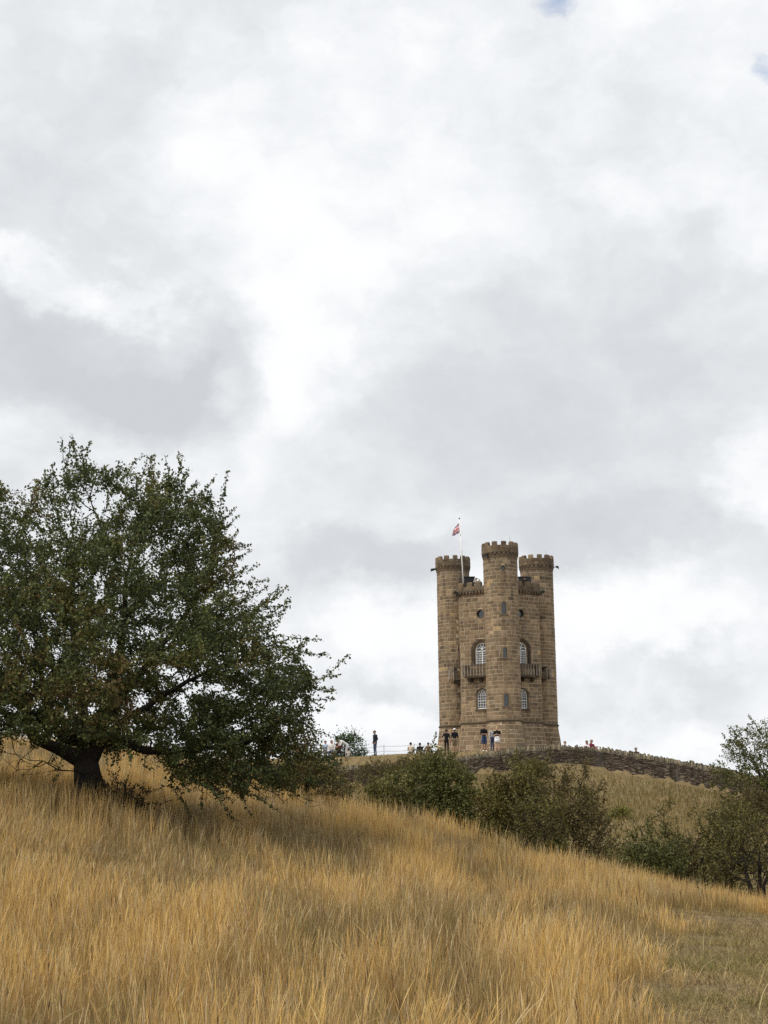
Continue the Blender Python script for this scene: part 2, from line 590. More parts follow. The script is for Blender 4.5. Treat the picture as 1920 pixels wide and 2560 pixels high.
def path_mask(x, y):
    """1 on the trodden, mown strip on the right"""
    w = (vnoise(np.c_[x, y], 0.9, 21, 4) - .5) * 2.2
    return np.clip((x - path_edge(y) + .35 + w) / 1.2 + .5, 0, 1) * np.clip((27.0 - y + w * .7) / 1.3, 0, 1)


def scatter_view(y0, y1, dens, umin, umax, margin):
    A = []
    ys = np.arange(y0, y1, 0.5)
    for y in ys:
        x0, x1 = (umin - CX) * y / F_PX - margin, (umax - CX) * y / F_PX + margin
        n = rng.poisson((x1 - x0) * 0.5 * dens)
        A.append(np.c_[rng.uniform(x0, x1, n), rng.uniform(y, y + 0.5, n)])
    return np.concatenate(A)


def blades(P, H, W, lean_dir, lean, C0, C1, head=None, simple=False):
    """thin bent blades; head = seed head width factor (0 for none). Returns verts, faces, colours."""
    n = len(P)
    z0 = height(P[:, 0], P[:, 1]) - 0.03
    yaw = rng.uniform(0, np.pi, n)
    side = np.c_[np.cos(yaw), np.sin(yaw), np.zeros(n)]
    L = np.c_[np.cos(lean_dir), np.sin(lean_dir)] * lean[:, None]
    base = np.c_[P, z0]
    hw = np.ones(n) if head is None else 1 + head
    ts = (0, .62, 1.0) if simple else (0, .55, .8, 1.0)
    ws = [np.ones(n), np.maximum(hw * .8, .7), None] if simple else [np.ones(n), np.ones(n) * .8, hw, None]
    rows, cols = [], []
    for k, t in enumerate(ts):
        off = np.c_[L * (t ** 1.7), np.sqrt(np.maximum(1 - (lean / np.maximum(H, .01)) ** 2 * t * .6, .2)) * t * H]
        c = base + off
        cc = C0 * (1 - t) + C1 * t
        if ws[k] is not None:
            rows += [c - side * (W * ws[k] * .5)[:, None], c + side * (W * ws[k] * .5)[:, None]]
            cols += [cc, cc]
        else:
            rows.append(c)
            cols.append(cc)
    V = np.stack(rows, 1)
    C = np.stack(cols, 1)
    nv = V.shape[1]
    k = np.arange(n)[:, None] * nv
    Q = np.concatenate([k + np.array([[2 * r, 2 * r + 1, 2 * r + 3, 2 * r + 2]]) for r in range(len(ts) - 2)])
    T = k + np.array([[nv - 3, nv - 2, nv - 1]])
    return V.reshape(-1, 3), [Q, T], C.reshape(-1, 3)


def pick_colors(P, n, seed, shift=0.0):
    a = vnoise(P * np.array([1.0, .22]), 0.75, seed, 3)
    b_ = vnoise(P * np.array([1.0, .30]), 2.3, seed + 1, 2)
    r = rng.random(n)
    t = (a - .5) * 4.2 + (b_ - .5) * 2.2 + shift
    wts = np.stack([np.clip(.95 + t * 1.5, .12, 2.4), np.clip(.75 + t * .7, .15, 1.5), np.full(n, .16), np.clip(.42 - t * .6, .12, 1), np.clip(.28 - t, .05, 1.2), np.clip(.5 - t * 1.5, .05, 1.8)], 1)
    cw = np.cumsum(wts, 1)
    i = (r[:, None] * cw[:, -1:] > cw).sum(1)
    c = PAL[i] * rng.uniform(.8, 1.15, n)[:, None]
    return c, t


def build_grass():
    Vs, Qs, Ts, Cs = [], [], [], []
    off = [0]

    def put(V, FT, C):
        Vs.append(V)
        Qs.append(FT[0] + off[0])
        Ts.append(FT[1] + off[0])
        Cs.append(C)
        off[0] += len(V)

    for (y0, y1, tufts, per, wscale) in ((8.2, 14, 92, 13, .8), (14, 22, 74, 12, .95), (22, 33, 48, 11, 1.25), (33, 50, 29, 8, 1.8)):
        TC = scatter_view(y0, y1, tufts, -60, 1980, 1.9)
        if y0 > 30:
            TC = TC[TC[:, 1] < np.interp(TC[:, 0], [-15, -2, 1, 4, 10], [50, 45, 40, 36, 35])]
        pm0 = path_mask(TC[:, 0], TC[:, 1])
        keep = pm0 < rng.random(len(TC)) * .7 + .15
        TC, pm0 = TC[keep], pm0[keep]
        hn0 = vnoise(TC * np.array([1, .4]), .7, 31, 3)
        m = len(TC)
        _, t0 = pick_colors(TC, m, 11, (TC[:, 1] > 30) * .25)
        th = rng.uniform(.55, 1.3, m) * (.45 + 1.1 * hn0) * (1 - .7 * pm0)      # tuft height
        tl = rng.normal(0, .10, (m, 2)) + np.array([.03, .0])                   # tuft lean
        fl = np.clip((vnoise(TC, .45, 71, 3) - .60) * 9, 0, 1)                    # wind-flattened patches
        tl = tl + fl[:, None] * np.c_[.16 + rng.normal(0, .2, m), rng.normal(-.05, .2, m)]
        cnt = np.maximum(3, rng.poisson(per, m))
        ix = np.repeat(np.arange(m), cnt)
        n = len(ix)
        jit = rng.normal(0, .055, (n, 2))
        P = TC[ix] + jit
        C, t = pick_colors(P, n, 11, (P[:, 1] > 30) * .25)
        tc_, _ = pick_colors(TC, m, 11, t0 * .3)
        C = C * .5 + tc_[ix] * .5
        stem = rng.random(n) < np.clip(.42 + t * .4, .15, .8)
        H = np.where(stem, rng.uniform(.28, .52, n), rng.uniform(.10, .34, n)) * th[ix]
        H = np.maximum(H, .05)
        W = np.where(stem, rng.uniform(.0018, .0028, n), rng.uniform(.0026, .0052, n)) * wscale
        lv = tl[ix] + jit * np.where(stem, 1.3, 4.0)[:, None] + rng.normal(0, 1, (n, 2)) * np.where(stem, .055, .26)[:, None]
        flat = rng.random(n) < .05
        lv = np.where(flat[:, None], rng.normal(0, .7, (n, 2)), lv)
        lean = np.minimum(np.hypot(lv[:, 0], lv[:, 1]), .95) * H
        ld = np.arctan2(lv[:, 1], lv[:, 0])
        C = np.where(stem[:, None], C, C * np.array([.70, .67, .60]))
        green = ~stem & (rng.random(n) < .03 + .16 * np.clip((vnoise(P, .8, 81, 2) - .52) * 6, 0, 1))
        C = np.where(green[:, None], np.array([.19, .21, .07]) * rng.uniform(.7, 1.2, n)[:, None], C)
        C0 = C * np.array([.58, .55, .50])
        hc = rng.random(n)[:, None]                   # seed heads: pale, straw or rusty
        C1 = np.where(stem[:, None] & (hc < .13), np.array([.68, .53, .33]), np.where(stem[:, None] & (hc > .86), C * np.array([.58, .48, .42]), C * 1.12))
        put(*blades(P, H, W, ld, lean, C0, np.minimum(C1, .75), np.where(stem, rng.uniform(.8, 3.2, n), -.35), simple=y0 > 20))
        dead = P[rng.random(n) < .004]                # odd dark seed heads (dock, knapweed)
        m = len(dead)
        Cd = np.tile(np.array([(.12, .075, .04)]), (m, 1)) * rng.uniform(.7, 1.5, m)[:, None]
        Hd = rng.uniform(.25, .5, m)
        put(*blades(dead, Hd, np.full(m, .004 * wscale), rng.uniform(0, 6, m), Hd * .1, Cd, Cd, np.full(m, 2.2)))
    # loose bright bent straws
    P = scatter_view(8.5, 20, 2.2, -40, 1960, 1)
    n = len(P)
    H = rng.uniform(.45, .75, n)
    C = np.tile(PAL[2], (n, 1)) * rng.uniform(.85, 1.1, n)[:, None]
    H = H * .7
    put(*blades(P, H, np.full(n, .0045), rng.uniform(0, 6.3, n), H * rng.uniform(.5, .92, n), C, C, np.full(n, -.3)))
    me = mesh_np('long_grass', np.concatenate(Vs), [np.concatenate(Qs), np.concatenate(Ts)], np.concatenate(Cs))
    tag(obj('long_grass', me, MAT['grass']), 'tall golden dry grass covering the near slope', 'grass', None, 'stuff')

    # trodden strip: short, matted, greener
    Vs.clear(), Qs.clear(), Ts.clear(), Cs.clear()
    off[0] = 0
    P = scatter_view(8, 28, 1000, 1300, 1980, 1.6)
    P = P[path_mask(P[:, 0], P[:, 1]) > rng.random(len(P)) * .8]
    n = len(P)
    g = vnoise(P * np.array([.7, 1.6]), 1.1, 41, 3)
    pal = np.array([(.17, .16, .052), (.34, .25, .108), (.48, .36, .175), (.17, .115, .062), (.27, .228, .08)])
    i = np.clip((rng.normal(0, 1.1, n) + (g - .5) * 9 + 1.9), 0, 4.99).astype(int)
    C = pal[np.array([3, 1, 2, 4, 0])[i]] * rng.uniform(.75, 1.2, n)[:, None]
    H = rng.uniform(.04, .17, n) * (.15 + 1.7 * g)
    put(*blades(P, H, rng.uniform(.004, .010, n), rng.uniform(0, 6.3, n), H * rng.uniform(.4, 1.5, n), C * .8, C, np.full(n, -.2), True))
    me = mesh_np('short_grass', np.concatenate(Vs), [np.concatenate(Qs), np.concatenate(Ts)], np.concatenate(Cs))
    tag(obj('short_grass', me, MAT['grass']), 'short matted green and brown grass of the trodden strip', 'grass', None, 'stuff')

    # hill below the wall
    Vs.clear(), Qs.clear(), Ts.clear(), Cs.clear()
    off[0] = 0
    P = scatter_view(46, 101, 36, 640, 2000, 3)
    P = P[P[:, 1] < wall_y(P[:, 0]) - .45]
    n = len(P)
    a = vnoise(P * np.array([1, .6]), .16, 51, 3)
    b_ = vnoise(P, .7, 52, 3)
    pal = np.array([(.29, .205, .082), (.34, .25, .108), (.235, .175, .068), (.185, .162, .055), (.205, .145, .074), (.225, .195, .056)])
    t = (a - .5) * 3 + (b_ - .5) * 2
    i = np.clip(rng.normal(2.4, 1.2, n) - t * 2.2, 0, 5.99).astype(int)
    C = pal[i] * rng.uniform(.75, 1.15, n)[:, None]
    H = rng.uniform(.15, .45, n) * (.55 + .9 * b_) * np.clip((wall_y(P[:, 0]) - P[:, 1]) / 5, .25, 1)
    put(*blades(P, H, rng.uniform(.018, .04, n), rng.uniform(0, 6.3, n), H * rng.uniform(.1, .6, n), C * .75, C, np.full(n, -.1), True))
    me = mesh_np('hill_grass', np.concatenate(Vs), [np.concatenate(Qs), np.concatenate(Ts)], np.concatenate(Cs))
    tag(obj('hill_grass', me, MAT['grass']), 'faded olive and straw grass on the hill below the stone wall', 'grass', None, 'stuff')

    # lawn round the tower
    Vs.clear(), Qs.clear(), Ts.clear(), Cs.clear()
    off[0] = 0
    P = scatter_view(94, 120, 11, 700, 1950, 3)
    P = P[P[:, 1] > wall_y(P[:, 0]) + .4]
    n = len(P)
    b_ = vnoise(P, .5, 62, 3)
    C = np.where((b_ > .5)[:, None], np.array([.22, .22, .07]), np.array([.34, .25, .12])) * rng.uniform(.8, 1.2, n)[:, None]
    H = rng.uniform(.04, .10, n)
    put(*blades(P, H, rng.uniform(.03, .06, n), rng.uniform(0, 6.3, n), H * .4, C * .8, C, np.full(n, -.1), True))
    me = mesh_np('lawn_grass', np.concatenate(Vs), [np.concatenate(Qs), np.concatenate(Ts)], np.concatenate(Cs))
    tag(obj('lawn_grass', me, MAT['grass']), 'short dry lawn round the foot of the tower', 'grass', None, 'stuff')


build_grass()


# ------------------------------------------------------------------ dry stone wall
STONE_PAL = np.array([(.105, .080, .062), (.135, .102, .077), (.165, .128, .097), (.085, .068, .057), (.12, .094, .071), (.20, .16, .12)])


def build_wall():
    root = empty('dry_stone_wall', WALL[8] - np.array([0, 0, 1.4]))
    tag(root, 'brown dry stone wall with upright coping running along the hill below the tower', 'stone wall', None, 'thing')
    o0 = np.array(root.location)
    seg = np.r_[0, np.cumsum(np.linalg.norm(np.diff(WALL[:, :2], axis=0), axis=1))]
    Lt = seg[-1]

    def pt(s):
        return np.array([np.interp(s, seg, WALL[:, k]) for k in range(3)])

    def frame(s):
        d = pt(min(s + .4, Lt)) - pt(max(s - .4, 0))
        t = np.array([d[0], d[1], 0]) / np.hypot(d[0], d[1])
        slope = d[2] / np.hypot(d[0], d[1])
        n = np.array([t[1], -t[0], 0])
        return t, (n if n[1] < 0 else -n), slope

    COPE = .27
    mb = MB()
    rr = random.Random(5)
    # solid core
    ss = np.arange(0, Lt, 1.0)
    prev = None
    for s in ss:
        p = pt(s)
        t, n, sl = frame(s)
        zb = min(hz(*(p + n * .5)[:2]), hz(*(p + n * .25)[:2])) - .5
        cur = [p + n * .24 - [0, 0, COPE], np.r_[(p + n * .30)[:2], zb], p - n * .2 - [0, 0, COPE], np.r_[(p - n * .2)[:2], zb]]
        if prev is not None:
            mb.cur = (.06, .05, .042)
            mb.add([q - o0 for q in prev + cur], [(0, 4, 5, 1), (2, 3, 7, 6), (0, 2, 6, 4)])
        prev = cur
    core = mb.build('wall_core', MAT['drystone'], root)
    # coursed face stones
    mb = MB()
    rows = 20
    depth_down = 0.0
    for r in range(rows):
        hgt = rr.uniform(.06, .115)
        s = rr.uniform(0, .3)
        while s < Lt - .6:
            w = rr.uniform(.12, .34)
            p = pt(s + w / 2)
            t, n, sl = frame(s + w / 2)
            tv = t + np.array([0, 0, sl])
            top = p[2] - COPE - depth_down + rr.uniform(-.02, .02)
            gz = hz(p[0] + n[0] * .35, p[1] + n[1] * .35)
            if top > gz - .12:
                pr = .25 + (depth_down + .1) * .05 + rr.uniform(-.005, .045)
                c = STONE_PAL[rr.randrange(6)] * rr.uniform(.5, .92)
                mb.cur = tuple(c)
                hw, hh = w / 2 - .008, hgt / 2 - rr.uniform(.004, .014)
                cc = np.array([p[0], p[1], top - hgt / 2]) - o0
                jig = lambda: rr.uniform(-.012, .012)
                f = []
                for (a_, b_) in ((-1, -1), (1, -1), (1, 1), (-1, 1)):
                    f.append(cc + tv * (a_ * (hw + jig())) + np.array([0, 0, b_ * (hh + jig() * .6)]) + n * (pr - .03))
                g_ = [cc + tv * (a_ * (hw - .02)) + np.array([0, 0, b_ * (hh - .015)]) + n * (pr + jig()) for (a_, b_) in ((-1, -1), (1, -1), (1, 1), (-1, 1))]
                bk = [q - n * .08 for q in f]
                mb.add(bk + f + g_, [(0, 1, 5, 4), (1, 2, 6, 5), (2, 3, 7, 6), (3, 0, 4, 7), (4, 5, 9, 8), (5, 6, 10, 9), (6, 7, 11, 10), (7, 4, 8, 11), (8, 9, 10, 11)])
            s += w
        depth_down += hgt
    st = mb.build('face_stones', MAT['drystone'], root)
    st['kind'] = 'stuff'
    # upright coping stones, each its own piece (shared meshes)
    kinds = []
    for k in range(7):
        m = MB()
        m.cur = tuple(np.array([(.135, .115, .08), (.18, .15, .105), (.10, .086, .064), (.155, .138, .09), (.22, .185, .13), (.115, .102, .072), (.15, .125, .092)][k]))
        q = random.Random(40 + k)
        j = lambda a: q.uniform(-a, a)
        lo = [(-.045 + j(.01), -.2 + j(.03), -.05), (.045 + j(.01), -.2 + j(.03), -.05), (.045 + j(.01), .2 + j(.03), -.05), (-.045 + j(.01), .2 + j(.03), -.05)]
        mi = [(x + j(.012), y * 1.02 + j(.02), .13 + j(.03)) for x, y, _ in lo]
        hi = [(x * .72 + j(.01), y * .8 + j(.04), .27 + j(.055)) for x, y, _ in lo]
        m.add(lo + mi + hi, [(0, 1, 5, 4), (1, 2, 6, 5), (2, 3, 7, 6), (3, 0, 4, 7), (4, 5, 9, 8), (5, 6, 10, 9), (6, 7, 11, 10), (7, 4, 8, 11), (8, 9, 10, 11), (3, 2, 1, 0)])
        me = bpy.data.meshes.new('coping_stone')
        me.from_pydata(m.v, [], m.f)
        a = me.color_attributes.new('Col', 'FLOAT_COLOR', 'POINT')
        a.data.foreach_set('color', np.c_[np.array(m.c), np.ones(len(m.v))].astype(np.float32).ravel())
        me.materials.append(MAT['drystone'])
        kinds.append(me)
    s = 5.0
    cnt = 0
    while s < Lt - .3 and cnt < 298:
        sp = rr.uniform(.085, .155)
        p = pt(s)
        t, n, sl = frame(s)
        o = bpy.data.objects.new('coping_stone', kinds[rr.randrange(7)])
        COL.objects.link(o)
        o.parent = root
        rot = Matrix((tuple(t), tuple(-n), (0, 0, 1))).transposed().to_4x4()
        lean = Matrix.Rotation(rr.gauss(-.08, .17), 4, 'Y')
        sc = Matrix.Diagonal((sp / .1, 1, rr.uniform(.72, 1.22), 1))
        o.matrix_local = Matrix.Translation(Vector(p - [0, 0, COPE + .005] - o0 + n * .03)) @ rot @ lean @ sc
        s += sp
        cnt += 1
    return root


build_wall()


# ------------------------------------------------------------------ the tower
T_D0 = 143.0
T_X0 = float(at(1253, 1500, T_D0 - 4.8)[0])
_b = at(1255, 1889, T_D0 - 6.4)
T_Z0 = float(_b[2]) - 0.5                          # foot, a little under the lawn
T_O = np.array([T_X0, T_D0, T_Z0])
RH, RT, TR = 4.39, 4.80, 1.60                      # hexagon corner radius, turret centre radius, turret radius


def vz(v, u=1255, Y=None):
    """height above the tower foot of a thing the photo shows at row v"""
    return float(at(u, v, T_D0 - 6.3 if Y is None else Y)[2]) - T_Z0


Z_ST = vz(1800.5)                                  # string course
Z_TT = vz(1353)                                    # turret merlon tops
Z_TC = Z_TT - .36                                  # turret crenel floor
Z_TP = vz(1392)                                    # foot of the turret parapet
FD = T_D0 - 3.4
Z_BM = vz(1453.5, 1200, FD)                        # body merlon tops
Z_BP = vz(1486, 1200, FD)                          # foot of the body parapet
ROOF = Z_BM - 1.25
tower = empty('stone_tower', T_O)
tag(tower, 'tall brown stone castle tower with three round battlemented turrets on the hilltop', 'tower')
BPAL = np.array([(.175, .127, .082), (.155, .112, .073), (.20, .145, .093), (.255, .19, .122), (.165, .131, .093), (.122, .090, .064), (.34, .24, .13), (.245, .178, .13)])
BW = np.array([.30, .22, .24, .08, .08, .04, .015, .03])
MORT = (.48, .385, .265)
trr = random.Random(11)
tnp = np.random.default_rng(12)


def batter(z):
    return 0.0 if z >= Z_ST else .55 * ((Z_ST - z) / Z_ST) ** 1.15


def turret_pos(k):
    a = R(-90 + 120 * k)
    return np.array([RT * math.cos(a), RT * math.sin(a), 0])


def corner(k):
    a = R(-90 + 60 * k)
    return np.array([RH * math.cos(a), RH * math.sin(a), 0])


class Surf:
    """a wall surface: (s metres along, z, d outwards) -> tower-local point"""
    def __init__(s, kind, k):
        s.kind, s.k = kind, k
        if kind == 'turret':
            s.c = turret_pos(k)
        else:
            a, b = corner(k), corner(k + 1)
            s.mid = (a + b) / 2
            s.t = (b - a) / np.linalg.norm(b - a)
            s.n = s.mid / np.linalg.norm(s.mid)
            s.half = np.linalg.norm(b - a) / 2

    def __call__(s, a, z, d=0.0):
        if s.kind == 'turret':
            r = TR + batter(z) + d
            th = a / TR
            return s.c + np.array([r * math.cos(th), r * math.sin(th), z])
        bt = batter(z)
        return s.mid + s.t * a * (s.half + bt * math.tan(R(30))) / s.half + s.n * (bt + d) + np.array([0, 0, z])

    def normal(s, a):
        if s.kind == 'turret':
            return np.array([math.cos(a / TR), math.sin(a / TR), 0])
        return s.n


def block(S, a0, a1, z0, z1, proud, cols):
    """one bevelled ashlar block on a surface: verts, quads"""
    b = .016
    m = .5 * (a0 + a1)
    xs = (a0, m, a1) if cols == 3 else (a0, a1)
    xi = (a0 + b, m, a1 - b) if cols == 3 else (a0 + b, a1 - b)
    jj = lambda: trr.uniform(-.006, .006)

    def ring(x, zl, zh, d):
        return [S(q, zl, d + jj()) for q in x] + [S(q, zh, d + jj()) for q in x[::-1]]
    r0 = ring(xs, z0, z1, -.02)
    r1 = ring(xs, z0, z1, proud - .012)
    r2 = ring(xi, z0 + b, z1 - b, proud)
    n = len(r0)
    f = [(i, (i + 1) % n, n + (i + 1) % n, n + i) for i in range(n)] + [(n + i, n + (i + 1) % n, 2 * n + (i + 1) % n, 2 * n + i) for i in range(n)]
    o = 2 * n
    f += [(o, o + 1, o + 4, o + 5), (o + 1, o + 2, o + 3, o + 4)] if n == 6 else [(o, o + 1, o + 2, o + 3)]
    return r0 + r1 + r2, f


def arch(hw, z0, zs, n=10, rise=None):
    """arched outline (s, z): from the foot on the left, over, to the foot on the right"""
    rise = hw if rise is None else rise
    return [(-hw, z0)] + [(-hw * math.cos(math.pi * i / n), zs + rise * math.sin(math.pi * i / n)) for i in range(n + 1)] + [(hw, z0)]


def ring_strip(mb, S, A, B, d0, d1, a0=0.0, close=False):
    """solid strip between two outlines A (inner) and B (outer), from depth d0 to d1"""
    n = len(A)
    vs = [S(a0 + p[0], p[1], d) for d in (d1, d0) for L in (A, B) for p in L]
    f = []
    rg = range(n if close else n - 1)
    for i in rg:
        j = (i + 1) % n
        f += [(i, j, n + j, n + i), (2 * n + i, 3 * n + i, 3 * n + j, 2 * n + j), (i, 2 * n + i, 2 * n + j, j), (n + i, n + j, 3 * n + j, 3 * n + i)]
    if not close:
        f += [(0, n, 3 * n, 2 * n), (n - 1, 3 * n - 1, 4 * n - 1, 2 * n - 1)]
    mb.add(vs, f)


def sbar(mb, S, a0, z0, a1, z1, w, d0, d1):
    """flat glazing bar from (a0, z0) to (a1, z1) on a surface"""
    L = math.hypot(a1 - a0, z1 - z0) + 1e-9
    px, pz = -(z1 - z0) / L * w / 2, (a1 - a0) / L * w / 2
    q = [(a0 - px, z0 - pz), (a1 - px, z1 - pz), (a1 + px, z1 + pz), (a0 + px, z0 + pz)]
    mb.add([S(a, z, d) for d in (d0, d1) for a, z in q], [(0, 1, 2, 3), (4, 7, 6, 5), (0, 4, 5, 1), (1, 5, 6, 2), (2, 6, 7, 3), (3, 7, 4, 0)])


def sbox(mb, S, a0, a1, z0, z1, d0, d1):
    mb.add([S(a, z, d) for d in (d0, d1) for a, z in ((a0, z0), (a1, z0), (a1, z1), (a0, z1))], [(0, 1, 2, 3), (4, 7, 6, 5), (0, 4, 5, 1), (1, 5, 6, 2), (2, 6, 7, 3), (3, 7, 4, 0)])


# openings -------------------------------------------------------------
Z_OC = vz(1534, 1202, FD)                          # round window centre
Z_W1 = (vz(1662, 1208, FD), vz(1624, 1208, FD))    # big window: sill, springing
Z_W2 = (vz(1772, 1208, FD), vz(1738, 1208, FD))    # ground floor window
BIG, LOWW, OCR = .70, .56, .36
TZ_OC = vz(1420)
LANC = [(vz(1535.5), vz(1510.5), .235), (vz(1645), vz(1624), .22), (vz(1766), vz(1740), .245)]
FRONT_S = R(-90) * TR + .10                        # arc position of the turret lights (front turret, facing the viewer)


def rect_gaps(openings, z0, z1):
    """intervals of s that the openings take out of the course z0..z1"""
    zm = .5 * (z0 + z1)
    out = []
    for o in openings:
        if o['z0'] - .02 < zm < o['zt']:
            hw = o['hw']
            if zm > o['zs']:
                q = (zm - o['zs']) / (o['zt'] - o['zs'])
                hw = hw * math.sqrt(max(0, 1 - q * q))
            if o.get('round'):
                q = (zm - o['zc']) / o['hw']
                hw = o['hw'] * math.sqrt(max(0, 1 - q * q))
            if hw > .03:
                out.append((o['a'] - hw, o['a'] + hw))
    return sorted(out)


def face_openings():
    return [dict(a=0, z0=Z_W1[0], zs=Z_W1[1], zt=Z_W1[1] + BIG + .30, hw=BIG + .24),
            dict(a=0, z0=Z_W2[0] - .10, zs=Z_W2[1], zt=Z_W2[1] + LOWW + .10, hw=LOWW + .08),
            dict(a=0, z0=Z_OC - OCR - .1, zs=Z_OC + 9, zt=Z_OC + OCR + .1, hw=OCR + .08, round=True, zc=Z_OC)]


def turret_openings():
    return [dict(a=FRONT_S, z0=b - .02, zs=s, zt=s + w + .08, hw=w + .07) for b, s, w in LANC] + \
           [dict(a=FRONT_S, z0=TZ_OC - .3, zs=TZ_OC + 9, zt=TZ_OC + .3, hw=.29, round=True, zc=TZ_OC)]


BLOCKS = []                                        # (score, key, verts, faces, colour)
CAMD = np.array([0, 0, EYE]) - (T_O + np.array([0, 0, 8]))
CAMD /= np.linalg.norm(CAMD)


def inside_hex(p, m=0.05):
    for k in range(6):
        S = SF[k]
        if (p - S.mid) @ S.n > -m:
            return False
    return True


def courses(zA, zB, lo, hi):
    z, L = zA, []
    while z < zB - .05:
        h = min(trr.uniform(lo, hi), zB - z)
        if zB - (z + h) < .15:
            h = zB - z
        L.append((z, z + h))
        z += h
    return L


def lay(S, key, s_from, s_to, zA, zB, hlo, hhi, wlo, whi, cols, openings, hide):
    g = .021
    for (z0, z1) in courses(zA, zB, hlo, hhi):
        gaps = rect_gaps(openings, z0, z1)
        edges, cur = [], s_from
        for (a, b) in gaps:
            if a > cur: edges.append((cur, a))
            cur = max(cur, b)
        if cur < s_to: edges.append((cur, s_to))
        for (a, b) in edges:
            s = a
            first = True
            while s < b - .02:
                w = trr.uniform(wlo, whi) * (trr.uniform(.4, 1) if first else 1)
                if b - (s + w) < .22: w = b - s
                first = False
                m = S(s + w / 2, (z0 + z1) / 2)
                if w > .07 and not hide(m):
                    col = BPAL[tnp.choice(8, p=BW / BW.sum())] * trr.uniform(.93, 1.34)
                    patch = vnoise(np.array([m * .8]), .55, 4, 2)[0]
                    col = col * (.70 + .62 * patch)
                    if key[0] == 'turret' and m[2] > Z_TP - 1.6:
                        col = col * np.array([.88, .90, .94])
                    nn = S.normal(s + w / 2)
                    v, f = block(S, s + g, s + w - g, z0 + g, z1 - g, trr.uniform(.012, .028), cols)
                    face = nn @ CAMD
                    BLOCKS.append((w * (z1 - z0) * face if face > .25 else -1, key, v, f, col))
                s += w


SF = [Surf('face', k) for k in range(6)]
ST = [Surf('turret', k) for k in range(3)]
near_turret = lambda p: any(np.hypot(*(p - turret_pos(k))[:2]) < TR + batter(p[2]) - .02 for k in range(3))
in_body = lambda p: inside_hex(p)
for k in range(6):
    S = SF[k]
    op = face_openings() if k in (0, 1, 4, 5) else []
    lay(S, ('face', k), -S.half, S.half, Z_ST + .1, Z_BP, .30, .40, .42, .85, 2, op, near_turret)
    lay(S, ('face', k), -S.half, S.half, 0, Z_ST - .08, .36, .46, .55, 1.0, 2, [], near_turret)
for k in range(3):
    S = ST[k]
    op = turret_openings() if k == 0 else []
    c0 = -math.pi * TR * 1.5 + .01
    lay(S, ('turret', k), c0, c0 + 2 * math.pi * TR, Z_ST + .1, Z_TP, .30, .40, .42, .82, 3, op, lambda p: inside_hex(p) and p[2] < Z_BM - .3)
    lay(S, ('turret', k), c0, c0 + 2 * math.pi * TR, 0, Z_ST - .08, .36, .46, .5, .95, 3, [], in_body)


# cores (mortar) --------------------------------------------------------
def face_core(k):
    S = SF[k]
    mb = MB()
    mb.cur = MORT
    h = S.half
    out = [(-h, Z_ST), (h, Z_ST), (h, Z_BP), (-h, Z_BP)]
    holes = []
    if k in (0, 1, 4, 5):
        holes = [arch(BIG + .1, *Z_W1), arch(LOWW, Z_W2[0], Z_W2[1]), [(OCR * math.cos(t), Z_OC + OCR * math.sin(t)) for t in np.linspace(0, 2 * math.pi, 20, endpoint=False)]]
    polys = [[Vector((x, z, 0)) for x, z in q] for q in [out] + holes]
    pts = [p for q in polys for p in q]
    tris = tessellate_polygon(polys)
    mb.add([S(p[0], p[1]) for p in pts], [tuple(t) for t in tris])
    for q in holes:                                 # reveals
        n = len(q)
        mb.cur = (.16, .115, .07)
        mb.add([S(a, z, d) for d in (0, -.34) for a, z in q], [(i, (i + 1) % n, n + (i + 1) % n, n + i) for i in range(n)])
    mb.cur = MORT
    zs = np.linspace(-.6, Z_ST, 7)
    for i in range(6):
        mb.add([S(-h, zs[i]), S(h, zs[i]), S(h, zs[i + 1]), S(-h, zs[i + 1])], [(0, 1, 2, 3)])
    # string course
    mb.cur = (.10, .078, .055)
    prof = [(Z_ST - .09, .0), (Z_ST - .07, .09), (Z_ST + .02, .11), (Z_ST + .10, .02)]
    for (za, da), (zb, db) in zip(prof[:-1], prof[1:]):
        ex = lambda d: (h + d * math.tan(R(30)))
        mb.add([S.mid + S.t * (-ex(da)) + S.n * da + [0, 0, za], S.mid + S.t * ex(da) + S.n * da + [0, 0, za], S.mid + S.t * ex(db) + S.n * db + [0, 0, zb], S.mid + S.t * (-ex(db)) + S.n * db + [0, 0, zb]], [(0, 1, 2, 3)])
    return mb.build('wall', MAT['mortar'], tower)


